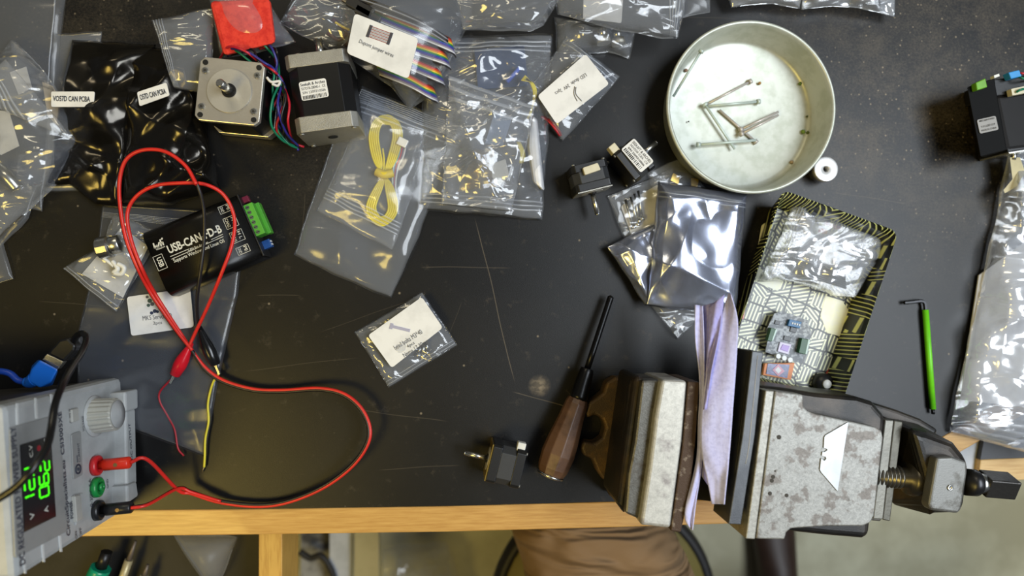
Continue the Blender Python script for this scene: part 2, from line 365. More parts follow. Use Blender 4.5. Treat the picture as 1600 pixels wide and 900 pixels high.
# ================================================================== PEOPLE
def person():
    bm = BM()
    V = {}
    J = [('waist', (0.34, -0.80, -0.10), 0.14), ('pelvis', (0.34, -0.78, -0.22), 0.15),
         ('hipl', (0.31, -0.68, -0.235), 0.130), ('midl', (0.235, -0.48, -0.23), 0.125), ('kneel', (0.150, -0.27, -0.235), 0.105), ('knl', (0.12, -0.20, -0.29), 0.082), ('shl', (0.10, -0.20, -0.5), 0.062), ('ankl', (0.10, -0.17, -0.77), 0.045),
         ('hipr', (0.45, -0.72, -0.235), 0.12), ('kneer', (0.67, -0.66, -0.26), 0.085), ('shr', (0.70, -0.66, -0.5), 0.062), ('ankr', (0.70, -0.66, -0.77), 0.045)]
    for n, c, r in J: V[n] = bm.verts.new(c)
    for a, c in (('pelvis', 'waist'), ('pelvis', 'hipl'), ('hipl', 'midl'), ('midl', 'kneel'), ('kneel', 'knl'), ('knl', 'shl'), ('shl', 'ankl'), ('pelvis', 'hipr'), ('hipr', 'kneer'), ('kneer', 'shr'), ('shr', 'ankr')):
        bm.edges.new((V[a], V[c]))
    me = bpy.data.meshes.new('person'); bm.to_mesh(me); bm.free()
    o = bpy.data.objects.new('person', me); COL.objects.link(o); ORG[o.name] = Vector((0, 0, 0))
    sk = o.modifiers.new('skin', 'SKIN'); sk.use_smooth_shade = True
    for i, (n, c, r) in enumerate(J):
        me.skin_vertices[0].data[i].radius = (r, r*0.9); me.skin_vertices[0].data[i].use_root = (n == 'pelvis')
    s = o.modifiers.new('sub', 'SUBSURF'); s.levels = 3; s.render_levels = 3
    tx = bpy.data.textures.new('trouser_folds', 'CLOUDS'); tx.noise_scale = 0.05
    em = bpy.data.objects.new('fold_frame', None); bpy.data.objects.remove(em)
    dm = o.modifiers.new('folds', 'DISPLACE'); dm.texture = tx; dm.strength = 0.012; dm.texture_coords = 'LOCAL'
    m = bpy.data.materials.new('tan_cotton_trousers'); m.use_nodes = True; N = m.node_tree.nodes; L = m.node_tree.links; b = N['Principled BSDF']
    b.inputs['Roughness'].default_value = 0.85; b.inputs['Base Color'].default_value = hx(134, 106, 74)
    tc = N.new('ShaderNodeTexCoord'); mp = N.new('ShaderNodeMapping'); mp.inputs['Rotation'].default_value = (0, 0, -0.45); mp.inputs['Scale'].default_value = (5, 22, 5)
    n = N.new('ShaderNodeTexNoise'); n.inputs['Scale'].default_value = 1.1; n.inputs['Detail'].default_value = 2; n.inputs['Distortion'].default_value = 0.8
    L.new(tc.outputs['Object'], mp.inputs[0]); L.new(mp.outputs[0], n.inputs['Vector'])
    bp = N.new('ShaderNodeBump'); bp.inputs['Strength'].default_value = 1; bp.inputs['Distance'].default_value = 0.055
    L.new(n.outputs[0], bp.inputs['Height']); L.new(bp.outputs[0], b.inputs['Normal'])
    me.materials.append(m)
    tag(o, 'person in tan brown trousers sitting at the bench, one thigh in view', 'person')
    shoe = mat('dark_brown_leather', (52, 34, 24), 0.5)
    for cx, cy in ((0.10, -0.12), (0.70, -0.60)):
        b3 = BM()
        prof = [(-0.10, .035, .09), (-0.06, .042, .10), (0.0, .044, .085), (0.06, .05, .06), (0.12, .05, .045), (0.165, .035, .03)]
        rings = []
        for y, wd, h in prof:
            rings.append([b3.verts.new((cx+wd*math.cos(a), cy+y, FZ+0.002+max(0, h*(0.5+0.5*math.sin(a))))) for a in [2*PI*k/14 for k in range(14)]])
        for A, B in zip(rings, rings[1:]):
            for k in range(14): b3.faces.new((A[k], A[(k+1) % 14], B[(k+1) % 14], B[k]))
        b3.faces.new(rings[0]); b3.faces.new(list(reversed(rings[-1])))
        bmesh.ops.recalc_face_normals(b3, faces=b3.faces)
        new('shoe', b3, shoe, o, smooth=True)
person()
st = thing('stool', (0.22, -0.50, FZ), 'black round stool under the seated person, its curved rim showing', 'stool')
blk = mat('black_rubber', (20, 17, 16), 0.55)
b = BM(); lathe(b, [(0.0, -0.07), (0.165, -0.07), (0.180, -0.055), (0.180, -0.03), (0.168, -0.015), (0.0, -0.01)], (0.229, -0.508, -0.40), 48)
new('seat', b, mat('warm_lit_olive_seat', (112, 100, 44), 0.5), st, smooth=True)  # olive puts the warm yellow light inside the rim into the seat colour
b = BM(); lathe(b, [(0.176+0.013*math.cos(a), -0.035+0.02*math.sin(a)) for a in [2*PI*k/10 for k in range(10)]], (0.229, -0.508, -0.40), 64, closed=True)
new('rim', b, blk, st)
b = BM(); cyl(b, (0.255, -0.49, FZ+0.05), (0.255, -0.49, -0.47), 0.025); new('column', b, blk, st)
for k in range(5):
    a = 2*PI*k/5+.3; b = BM(); tube(b, [(0.255, -0.49, FZ+0.06), (0.255+0.25*math.cos(a), -0.49+0.25*math.sin(a), FZ+0.03)], 0.018, k=1); new('leg', b, blk, st)

# ---- under the bench, left
dr = thing('drawer', P(230, 900, -0.16), 'open wooden drawer full of tools pulled out below the bench front', 'drawer')
zt = -0.055; zb = -0.125
side = mat('drawer_wood', (206, 162, 82), 0.45, c2=(186, 140, 66), vscale=16, stretch=(30, 2, 30))
def quadp(pix, z): return [P(x, y, z) for x, y in pix]
y_in = P(400, 780, zt).y; y_out = P(400, 1150, zt).y
xr0 = P(404, 860, zt).x; xr1 = P(441, 860, zt).x; xl = -0.78
new('side_panel', box(BM(), ((xr0+xr1)/2, (y_in+y_out)/2, (zt+zb)/2), (xr1-xr0, y_in-y_out, zt-zb)), side, dr, bevel=0.001)
new('side_panel', box(BM(), (xl, (y_in+y_out)/2, (zt+zb)/2), (0.02, y_in-y_out, zt-zb)), side, dr)
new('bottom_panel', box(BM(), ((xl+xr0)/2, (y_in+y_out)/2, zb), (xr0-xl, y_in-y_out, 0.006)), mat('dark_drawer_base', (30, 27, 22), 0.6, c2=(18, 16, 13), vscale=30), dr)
zd = zb+0.008
t = thing('screwdriver', P(150, 890, zd), 'screwdriver with a teal green handle lying in the drawer', 'screwdriver')
b = BM(); tube(b, [P(158, 887, zd+0.02), P(150, 905, zd+0.02), P(138, 960, zd+0.02)], 0.011, k=3); new('handle', b, mat('teal_plastic', (16, 150, 112), 0.3), t)
b = BM(); tube(b, [P(158, 887, zd+0.02), P(167, 862, zd+0.02)], 0.006, k=1); new('shaft', b, BLACKP, t)
rodm = mat('pale_brass_rod', (196, 182, 140), 0.4, 0.3)
for (a, c, lb) in (((212, 845), (182, 930), 'long pale needle file lying in the drawer right of the teal screwdriver'), ((231, 882), (216, 930), 'short pale file at the drawer front edge, partly out of view')):
    t = thing('needle_file', P(*c, zd), lb, 'file')
    A = P(*a, zd+0.012); B = P(*c, zd+0.012); Mid = A.lerp(B, 0.35)
    b = BM(); tube(b, [A, Mid], lambda u: 0.0015+0.0015*u, k=2); new('blade', b, mat('dull_steel', (120, 108, 96), 0.5, 0.4), t)
    b = BM(); tube(b, [Mid, B], 0.0045, k=2); new('handle', b, rodm, t)

# ---- bags -------------------------------------------------------
def coons(sides, u, v):
    """sides: bottom(u) c0->c1, right(v) c1->c2, top(u) c3->c2, left(v) c0->c3, each a list of Vectors"""
    def ev(L_, t):
        n = len(L_)-1; x = t*n; i = min(int(x), n-1); return L_[i].lerp(L_[i+1], x-i)
    B, R, T, Lf = sides
    return (ev(B, u)*(1-v)+ev(T, u)*v+ev(Lf, v)*(1-u)+ev(R, v)*u) - (B[0]*(1-u)*(1-v)+B[-1]*u*(1-v)+T[-1]*u*v+T[0]*(1-u)*v)
def ridged(p, sc, seed):
    a = 0
    for k in range(3):
        th = seed*1.7+k*1.15; c, s = math.cos(th), math.sin(th)
        q = Vector(((p.x*c+p.y*s)*sc*(1+0.4*k), (-p.x*s+p.y*c)*sc*0.35*(1+0.4*k), seed*3.1+k*7.7))
        a += (1-abs(noise.noise(q))*2.4)*(0.6**k)
    return a/1.96
def pix(L_): return [Vector((x, y, 0)) for x, y in L_]
def bag(label, corners, z0=0.001, h=0.012, crease=0.004, cs=22, seed=1, mat_=None, edges=None, zips=(), res=56, group=None, name='zip_bag', cat='bag', tilt=None, lump=None, wob=2.0, flat=False, top_only=False):
    """corners in picture pixels c0..c3 (around); edges {i: [extra pixel points]} along side i"""
    e = {0: [], 1: [], 2: [], 3: []}; e.update(edges or {})
    c = [tuple(q) for q in corners]
    B = pix([c[0]]+e[0]+[c[1]]); R = pix([c[1]]+e[1]+[c[2]]); T = pix([c[3]]+list(reversed(e[2]))+[c[2]]); Lf = pix([c[0]]+list(reversed(e[3]))+[c[3]])
    sides = (B, R, T, Lf)
    bm = BM(); top = []; bot = []
    def surf(u, v, dz=0.0):
        q = coons(sides, u, v)
        zz = z0+(tilt(u, v) if tilt else 0)
        p = P(q.x, q.y, zz)
        win = min(1, 9*min(u, 1-u, v, 1-v))**0.7
        pil = (16*u*(1-u)*v*(1-v))**0.45
        z = h*pil + crease*win*(1.5*max(0, ridged(p, cs*1.0, seed)-0.1) + 1.0*noise.noise(p*cs*1.6+Vector((seed, 0, 0))))
        if lump:
            for (lx, ly, lr, lh) in lump:
                d = ((q.x-lx)**2+(q.y-ly)**2)**0.5/lr
                if d < 1.6: z += lh*max(0, 1-d/1.6)**1.3
        p2 = P(q.x+wob*noise.noise(Vector((q.x*0.03, q.y*0.03, seed))), q.y+wob*noise.noise(Vector((q.y*0.03, q.x*0.03, seed+5))), zz+max(z, 0)*0.6)
        return Vector((p2.x, p2.y, zz+max(z, 0)+dz)), zz
    for i in range(res+1):
        rt = []; rb = []
        for j in range(res+1):
            p, zz = surf(i/res, j/res)
            edge = i in (0, res) or j in (0, res)
            vt = bm.verts.new(p); rt.append(vt)
            rb.append(vt if edge or flat else bm.verts.new((p.x, p.y, zz+min(0.0004, p.z-zz-0.0001))))
        top.append(rt); bot.append(rb)
    for i in range(res):
        for j in range(res):
            bm.faces.new((top[i][j], top[i+1][j], top[i+1][j+1], top[i][j+1]))
            if not flat:
                try: bm.faces.new((bot[i][j], bot[i][j+1], bot[i+1][j+1], bot[i+1][j]))
                except ValueError: pass
    bmesh.ops.recalc_face_normals(bm, faces=bm.faces)
    m = mat_ or FILM
    if zips:
        root = thing(name, P(*corners[0], z0), label, cat, group)
        new('pouch', bm, m, root, smooth=True)
        # zips: (axis, position, width, ribs): strip across the bag
        for ax, pos, wd, ribs in zips:
            b2_ = BM(); n = 30
            for r in range(ribs):
                c0 = pos+wd*(r/max(1, ribs-1)-0.5); hw = wd/ribs*0.30 if ribs > 1 else wd/2
                row = []
                for k in range(n+1):
                    t = 0.015+0.97*k/n
                    q = []
                    for s in (-hw, hw):
                        u, v = (t, min(max(c0+s, 0.002), 0.998)) if ax == 'u' else (min(max(c0+s, 0.002), 0.998), t)
                        p, _ = surf(u, v, 0.0007); q.append(p)
                    mid = (q[0]+q[1])/2+Vector((0, 0, 0.0009))
                    row.append([b2_.verts.new(x) for x in (q[0], mid, q[1])])
                for a, bb in zip(row, row[1:]):
                    b2_.faces.new((a[0], a[1], bb[1], bb[0])); b2_.faces.new((a[1], a[2], bb[2], bb[1]))
            new('zip_seal', b2_, ZIPM, root, smooth=True)
    else:
        root = new(name, bm, m, smooth=True); tag(root, label, cat, group)
    root['surf'] = 0; del root['surf']
    return root
def sticker(parent, quad, z, r=6, m=None, name='label', th=0.0004):
    b = BM(); pprism(b, rquad(quad, r), z-th, z); return new(name, b, m or PAPER, parent)
def need_root(o): return o

# ================================================================== BENCH CONTENTS (back row and left)
# --- far left
bag('flat grey translucent bag in the back left corner of the bench', [(-20, -30), (104, -8), (87, 140), (-20, 170)], 0.001, 0.006, 0.003, 10, 2, FILMM, zips=(('v', 0.90, 0.02, 1),))
bag('folded translucent bag beside the back left corner bag, under the dark ones', [(84, 52), (160, 48), (142, 300), (66, 300)], 0.001, 0.006, 0.002, 14, 3, FILM)
t = bag('open translucent bag sticking out below the large crumpled bag at left', [(30, 240), (76, 235), (66, 331), (20, 322)], 0.002, 0.004, 0.002, 14, 4, FILMM)
t = bag('pointed tip of a clear bag at the left edge below the others', [(-15, 380), (4, 372), (22, 436), (-15, 447)], 0.002, 0.004, 0.002, 14, 5, FILMM)
t = bag('blue grey clear bag corner under the big crumpled bag at left', [(-10, 300), (60, 290), (45, 340), (-10, 400)], 0.002, 0.004, 0.002, 14, 15, FILMM)
bigl = bag('large crumpled clear bag holding cards at the left edge', [(-25, 120), (70, 112), (138, 205), (-10, 380)], 0.012, 0.028, 0.007, 20, 6, FILMC, edges={0: [(-10, 95), (20, 60)], 1: [(90, 145), (112, 178)], 2: [(112, 240), (92, 280), (60, 318), (25, 350)]}, zips=(('v', 0.02, 0.02, 1),))
# inside / with it
b = BM(); pprism(b, [(-10, 172), (14, 174), (30, 228), (2, 242), (-10, 238)], 0.009, 0.0095)
tag(new('paper_card', b, PAPER), 'white card inside the large crumpled bag at left', 'card')
b = BM(); pprism(b, [(15, 113), (41, 104), (50, 137), (29, 148)], 0.0085, 0.009)
tag(new('paper_card', b, PAPERG), 'small tilted white card near the top of the crumpled left bag', 'card')
b = BM(); pprism(b, [(66, 128), (82, 134), (104, 172), (92, 200), (74, 180)], 0.006, 0.0066)
tag(new('cardboard_piece', b, mat('pale_cardboard', (205, 190, 160), 0.8)), 'beige cardboard piece seen through the crumpled left bag', 'cardboard')
b = BM(); ptube(b, [(-5, 262, .02), (10, 275, .024), (28, 295, .02)], 0.006, seg=8)
tag(new('metal_coupling', b, STEEL, smooth=True), 'shiny metal coupling inside the large crumpled left bag', 'coupling')
# open zip flap of the crumpled bag with many ribs
flap = bag('ribbed zip top of a clear bag lying across the crumpled left bag', [(-20, 118), (8, 90), (120, 222), (-20, 162)], 0.046, 0.004, 0.002, 20, 8, FILM, edges={}, zips=(('v', 0.25, 0.35, 5),))
# --- dark antistatic bags
sh1 = bag('dark antistatic bag with a white CAN PCBA label, left of its twin', [(112, 62), (243, 70), (188, 325), (70, 292)], 0.006, 0.016, 0.012, 20, 11, ANTI, edges={1: [(222, 160), (205, 250)], 2: [(150, 322), (110, 290)], 3: [(80, 250), (92, 170)]}, name='antistatic_bag', lump=[(180, 180, 60, 0.008)], res=80)
sh2 = bag('dark antistatic bag with a slanted CAN PCBA label, beside the metal motor', [(196, 70), (300, 80), (345, 296), (192, 318)], 0.008, 0.018, 0.013, 20, 13, ANTI, edges={1: [(318, 190), (330, 230)], 2: [(270, 322)]}, name='antistatic_bag', lump=[(265, 260, 55, 0.010)], res=80)
def add_label(quad, z, m=PAPER, r=5, label='', cat='label'):
    b = BM(); pprism(b, rquad(quad, r), z-0.0006, z); o = new('paper_label', b, m); tag(o, label, cat); return o
z = 0.040
o = thing('paper_label', P(125, 155, z), 'white printed label on the left dark antistatic bag', 'label')
new('sticker', pprism(BM(), rquad([(80, 143), (148, 143), (146, 167), (80, 167)], 3), z-.0006, z), PAPER, o)
new('printed_text', ptext(BM(), 'VO57D CAN PCBA', 112, 154.5, z, 58, 9, 0, 0.02), INKB, o)
o = thing('paper_label', P(235, 148, z), 'white printed label, tilted, on the right dark antistatic bag', 'label')
new('sticker', pprism(BM(), rquad([(214, 144), (260, 129), (265, 149), (218, 166)], 3), z-.0006, z), PAPER, o)
new('printed_text', ptext(BM(), 'O57D CAN PCBA', 239, 147.5, z, 42, 9, 16, 0.02), INKB, o)
# --- clear zip bag left of red foam
bag('clear zip bag lying left of the red foam, zip strip on its left edge', [(237, 32), (335, 12), (330, 150), (272, 138)], 0.034, 0.006, 0.004, 18, 21, FILMC, zips=(('v', 0.10, 0.13, 4),), tilt=lambda u, v: 0)
# --- red foam in a bag
foam = mat('red_foam', (226, 62, 44), 0.9, bump=0.9, bscale=380, c2=(205, 44, 32), vscale=160)
b = BM(); loft(b, [P(x, y, 0.030) for x, y in ((352, 86), (430, 66), (424, 4), (334, 2))], [P(x, y, 0.052) for x, y in ((349, 88), (432, 68), (422, -4), (326, 2))])
tag(new('foam_block', b, foam, bevel=0.004), 'red foam block in a clear bag at the back of the bench', 'foam')
bag('clear bag wrapped around the red foam block', [(322, -30), (400, -30), (462, 66), (345, 92)], 0.030, 0.024, 0.003, 16, 22, FILM, edges={1: [(430, 20)], 2: [(400, 82)]}, tilt=None)
# --- wires between the motors
wc = [(mat('wire_green', (20, 120, 88), 0.35), 'green'), (mat('wire_red', (190, 30, 48), 0.35), 'red'), (mat('wire_blue', (44, 44, 130), 0.35), 'blue'), (mat('wire_black', (24, 22, 24), 0.35), 'black')]
rw = random.Random(3)
for gi, (base, lab) in enumerate((
    ([(352, 90, .03), (362, 78, .05), (385, 78, .055), (405, 95, .05), (424, 112, .045), (436, 135, .04), (430, 170, .03)], 'coming out of the standing metal motor'),
    ([(412, 78, .035), (425, 74, .05), (435, 100, .045), (434, 125, .04), (442, 160, .035), (436, 195, .03), (452, 222, .02), (468, 232, .015)], 'beside the black labelled motor'))):
    for k, (wm, cn) in enumerate(wc):
        pts = []
        for (x, y, z) in base:
            pts.append((x+rw.uniform(-9, 9)+(k-1.5)*2.5, y+rw.uniform(-5, 5), z+rw.uniform(-.006, .006)))
        b = BM(); ptube(b, pts, 0.0011, seg=8)
        tag(new('motor_wire', b, wm), f'{cn} motor wire {lab}', 'wire', None)
for k, pts in enumerate(([(438, 128, .04), (425, 160, .05), (424, 195, .045), (440, 218, .03), (460, 228, .02)], [(440, 128, .04), (452, 160, .05), (450, 190, .05), (455, 215, .03)], [(441, 130, .04), (434, 165, .055), (446, 205, .04), (466, 228, .02)], [(437, 130, .04), (447, 150, .05), (440, 185, .05), (452, 212, .03)])):
    b = BM(); ptube(b, pts, 0.0011, seg=8)
    tag(new('motor_wire', b, wc[k][0]), f'{wc[k][1]} wire in the bundle hanging down left of the black labelled motor', 'wire')
b = BM(); ptube(b, [(417, 121, .056), (424, 128, .056), (437, 127, .055), (434, 134, .055), (425, 131, .056)], 0.0012, seg=8)
tag(new('wire_tie', b, mat('white_tie', (225, 222, 218), 0.5)), 'white tie around the motor wires', 'tie')

# ================================================================== MOTORS
def chamf(w, c):
    h = w/2; return [Vector(p) for p in ((h, h-c), (h-c, h), (-h+c, h), (-h, h-c), (-h, -h+c), (-h+c, -h), (h-c, -h), (h, -h+c))]
def motor(name, label, M, W, L, sl, sd, capm, bodym, front=0.18, rear=0.18, boss=None, mount=True, group=None, flange=None, screws=True):
    """local z = shaft axis, motor front at z=0, body runs to -L; M places it in the world"""
    root = thing(name, M @ Vector((0, 0, -L/2)), label, 'motor', group)
    ff = front*L; rr = rear*L
    b = BM(); prism(b, chamf(W, W*0.07), -ff, 0, M=M); new('front_cap', b, capm, root, bevel=0.0006)
    b = BM(); prism(b, chamf(W*0.985, W*0.17), -L+rr, -ff, M=M); new('body', b, bodym, root, bevel=0.0004)
    b = BM(); prism(b, chamf(W, W*0.09), -L, -L+rr, M=M); new('rear_cap', b, capm, root, bevel=0.0006)
    br = boss or W*0.26
    b = BM(); cyl(b, (0, 0, 0), (0, 0, 0.0016), br, seg=48, M=M); new('pilot_boss', b, mat('turned_boss', (206, 202, 192), 0.38, 0.6, bump=0.06, bscale=500), root)
    b = BM(); cyl(b, (0, 0, 0.0015), (0, 0, 0.0026), sd*0.85, seg=24, M=M); new('bearing', b, BLACKP, root)
    b = BM(); cyl(b, (0, 0, 0.001), (0, 0, sl), sd/2, seg=24, M=M); cyl(b, (0, 0, sl), (0, 0, sl+sd*0.12), sd/2, sd*0.38, seg=24, M=M); new('shaft', b, STEEL, root)
    o_ = W*0.5-W*0.085
    for sx in (-1, 1):
        for sy in (-1, 1):
            b = BM(); cyl(b, (sx*o_, sy*o_, -0.0002), (sx*o_, sy*o_, 0.0004), W*0.042, seg=16, M=M); cyl(b, (sx*o_, sy*o_, -0.0002), (sx*o_, sy*o_, 0.0006), W*0.042, seg=16, cap=False, M=M)
            new('mounting_hole', b, mat('hole_dark', (14, 13, 12), 0.8), root)
            if screws:
                px_, py_ = (sx*(o_-W*0.012), sy*(o_-W*0.13))
                b = BM(); cyl(b, (px_, py_, 0.0003), (px_, py_, 0.0016), W*0.045, seg=16, M=M); cyl(b, (px_, py_, 0.0016), (px_, py_, 0.0018), W*0.022, seg=6, M=M, mi=1)
                new('screw', b, None, root, mats=[STEEL, mat('recess_dark', (60, 58, 55), 0.6, 0.5)])
            # rear screw
            b = BM(); cyl(b, (sx*o_, sy*o_, -L-0.0012), (sx*o_, sy*o_, -L), W*0.04, seg=14, M=M); new('screw', b, CASTAL, root)
    return root
def frame(o, zaxis, xhint):
    z = Vector(zaxis).normalized(); x = Vector(xhint); x = (x-z*x.dot(z)).normalized(); y = z.cross(x)
    M = Matrix((x, y, z)).transposed().to_4x4(); M.translation = Vector(o); return M
# standing metal motor
zf = 0.056
TL, TR, BR_, BL_ = [P(*c, zf) for c in ((318, 88), (417, 99), (399, 199), (301, 184))]
c0 = (TL+TR+BR_+BL_)/4
M = frame(c0, (-0.03, 0.015, 1), TR-TL)
facem = mat('machined_face', (214, 208, 196), 0.34, 0.75, bump=0.06, bscale=500, rvar=0.1)
Wd = ((TR-TL).length+(BR_-TR).length)/2
m1 = motor('stepper_motor', 'large square stepper motor standing with its bright metal face and shaft up', M, Wd, 0.054, 0.022, 0.0075, facem, BLACKM, front=0.1, rear=0.2, boss=0.0195)
# lying motor with label
zt_ = 0.057
A = P(492, 80, zt_); B = P(511, 202, zt_); ax = (A-B).normalized()
M = frame((A.x, A.y, zt_/2), ax, (0, 0, 1))
m2 = motor('stepper_motor', 'large black stepper motor lying on its side with a white maker label', M, 0.0565, (A-B).length, 0.021, 0.008, CASTAL, BLACKM, front=0.17, rear=0.20, boss=0.019)
b = BM(); c0 = P(490.5, 140, zt_); s = pxm(490, 140, zt_); a_ = math.degrees(math.atan2(ax.y, ax.x))-90
def onlabel(root, px, py, z, w, h, ang, lines, m=PAPER, rr=0.12, bars=None, inkc=None):
    s = pxm(px, py, z); M = Matrix.Translation(P(px, py, z)) @ Matrix.Rotation(math.radians(ang), 4, 'Z')
    b = BM(); prism(b, rrect(w*s, h*s, rr*h*s), 0.0, 0.0004, M=M); lab = new('label', b, m, root)
    b = BM()
    for (t_, x, y, ww, hh, bo) in lines:
        text_bm(b, t_, ww*w*s, hh*h*s, M @ Matrix.Translation((x*w*s, y*h*s, 0.0006)), bo)
    if bars:
        y, hh, x0, x1, n = bars; rr_ = random.Random(5)
        for k in range(n):
            xx = x0+(x1-x0)*k/n; bw = (x1-x0)/n*rr_.choice((0.3, 0.5, 0.65))
            box(b, (xx*w*s, y*h*s, 0.0005), (bw*w*s, hh*h*s, 0.0002), M=M)
    new('printed_text', b, inkc or INKB, root if True else lab)
    return lab
onlabel(m2, 490.5, 140, zt_+0.0002, 43, 30, a_+2, [('Seekaft & Arches', 0, 0.34, 0.9, 0.16, 0.01), ('S57D76-2804S-1  CE', 0, 0.12, 0.88, 0.14, 0.0), ('S/N 2209210506', 0, -0.1, 0.85, 0.13, 0.0)], bars=(-0.36, 0.2, -0.42, 0.46, 16))
# rear face hole of the lying motor is its own detail
b = BM(); cyl(b, M @ Vector((0, 0, -(A-B).length-0.0002)), M @ Vector((0, 0, -(A-B).length-0.0008)), 0.0045, seg=20); new('rear_hole', b, mat('hole_dark'), m2)
# small motors
def small_motor(label, px, py, z, ang, W, L, sl, conn=None, lab=None):
    """ang: direction of the shaft in the picture plane, degrees ccw"""
    ax = Vector((math.cos(math.radians(ang)), math.sin(math.radians(ang)), 0))
    c = P(px, py, z)
    M = frame((c.x+ax.x*L/2, c.y+ax.y*L/2, W/2+0.0008), ax, (0, 0, 1))
    r = motor('stepper_motor', label, M, W, L, sl, 0.005, BLACKP, mat('dark_grey_laminations', (48, 49, 51), 0.5, bump=0.1, bscale=1500), front=0.28, rear=0.28, boss=0.011, screws=False)
    return r, M
brass = mat('brass', (214, 180, 92), 0.3, 1.0)
r3, M3 = small_motor('small black motor by the bench front, shaft pointing left, left of the screwdriver', 791, 729, 0.036, 166, 0.037, 0.032, 0.024)
b = BM(); box(b, (0.010, 0.0205, -0.026), (0.009, 0.008, 0.008), M=M3); new('socket', b, mat('white_nylon', (225, 225, 220), 0.4), r3, bevel=0.0008)
b = BM(); box(b, (0, 0, 0.0006), (0.035, 0.035, 0.001), M=M3); new('face_plate', b, brass, r3)  # brass tone paints the warm gold reflection on the motor face
r4, M4 = small_motor('small black motor with a white printed label, left of the round tin', 992, 250, 0.036, 39, 0.036, 0.024, 0.021)
b = BM(); box(b, (0.010, -0.021, -0.020), (0.010, 0.009, 0.008), M=M4); new('socket', b, mat('cream_nylon', (214, 206, 178), 0.4), r4, bevel=0.0008)
onlabel(r4, 996, 243, 0.0378, 47, 27, -49, [('SEEKAFT & ARCHES', 0, 0.32, 0.88, 0.16, 0.01), ('36HS08 0,8A  CE', 0, 0.1, 0.86, 0.15, 0.0), ('S/N 2209210506', 0, -0.1, 0.8, 0.12, 0.03)], bars=(-0.33, 0.2, -0.42, 0.44, 15))
r5, M5 = small_motor('small black motor with a white socket on top, shaft pointing to the bench front', 925, 274, 0.036, -76, 0.036, 0.026, 0.023)
b = BM(); pprism(b, rquad([(910.5, 262), (934, 254), (939, 265), (914, 273.5)], 2), 0.036, 0.041); new('socket', b, mat('cream_nylon'), r5, bevel=0.0006)
b = BM(); box(b, (0, 0, 0.0006), (0.034, 0.034, 0.001), M=M5); new('face_plate', b, CASTAL, r5)
# driver motor at the right edge
r6 = thing('stepper_motor', P(1560, 180, 0), 'black motor with a driver box, green and blue plugs, at the right edge', 'motor')
bxm = mat('matt_black_case', (10, 10, 10), 0.6, spec=0.12)
b = BM(); loft(b, [P(x, y, 0.0) for x, y in ((1528, 146), (1562, 138), (1574, 236), (1542, 246))][::-1], [P(x, y, 0.044) for x, y in ((1511, 136), (1553, 122), (1573, 234), (1532, 245))][::-1]); new('driver_box', b, bxm, r6, bevel=0.0008)
b = BM(); pprism(b, [(1555, 148), (1640, 138), (1650, 226), (1573, 236)], 0.002, 0.042); new('body', b, mat('dark_laminations', (22, 20, 20), 0.45, spec=0.2), r6, bevel=0.004)
b = BM(); pprism(b, [(1553, 124), (1640, 112), (1642, 138), (1555, 150)], 0.002, 0.043); new('rear_cap', b, BLACKP, r6, bevel=0.001)
b = BM(); pprism(b, [(1573, 226), (1650, 214), (1652, 226), (1575, 238)], 0.002, 0.041); new('front_cap', b, BLACKP, r6, bevel=0.001)
b = BM(); pprism(b, [(1575, 236), (1650, 224), (1652, 229), (1577, 240)], 0.002, 0.040); new('face_plate', b, STEEL, r6)
b = BM(); pprism(b, [(1525, 129), (1540, 122), (1543, 136), (1527, 141)], 0.044, 0.051); new('green_plug', b, mat('green_plastic', (108, 170, 40), 0.4), r6, bevel=0.0008)
b = BM(); pprism(b, [(1576, 113), (1593, 109), (1597, 119), (1580, 123)], 0.044, 0.052); new('blue_plug', b, mat('blue_plastic', (52, 150, 222), 0.4), r6, bevel=0.0008)
b = BM(); pprism(b, [(1553, 118), (1561, 115), (1562, 119), (1554, 122)], 0.044, 0.049); new('switch', b, mat('white_nylon'), r6)
b = BM(); pprism(b, [(1580, 139), (1604, 134), (1604, 145), (1582, 149)], 0.044, 0.050); new('socket', b, mat('cream_nylon'), r6)
for k, (wm, pts) in enumerate(((wc[1][0], [(1592, 114, .05), (1600, 115, .052), (1615, 118, .04)]), (wc[0][0], [(1592, 120, .05), (1600, 123, .052), (1615, 126, .04)]), (wc[0][0], [(1588, 144, .051), (1596, 140, .053), (1610, 138, .045)]))):
    b = BM(); ptube(b, pts, 0.0011); new('wire', b, wm, r6)
onlabel(r6, 1543, 195, 0.0447, 30, 21, 13, [('MKS SERVO42D', 0, 0.36, 0.8, 0.12, 0.01), ('V1.0 CLOSED LOOP', 0, -0.05, 0.75, 0.14, 0), ('MADE IN CHINA', 0, -0.32, 0.8, 0.13, 0)], m=mat('silver_label', (150, 148, 145), 0.5))
b = BM(); cyl(b, P(1585, 238, .021), P(1583, 250, .021), 0.0025); new('shaft', b, STEEL, r6)
b = BM(); loft(b, [P(x, y, 0.014) for x, y in ((1578, 246), (1594, 246), (1600, 270), (1588, 292), (1570, 302), (1568, 297), (1582, 280))], [P(x, y, 0.022) for x, y in ((1578, 246), (1594, 246), (1602, 270), (1588, 292), (1570, 302), (1568, 297), (1582, 280))])
tag(new('shaft_sleeve', b, mat('yellowed_tape', (196, 184, 140), 0.5)), 'yellowed sleeve on the shaft of the right edge motor', 'sleeve')

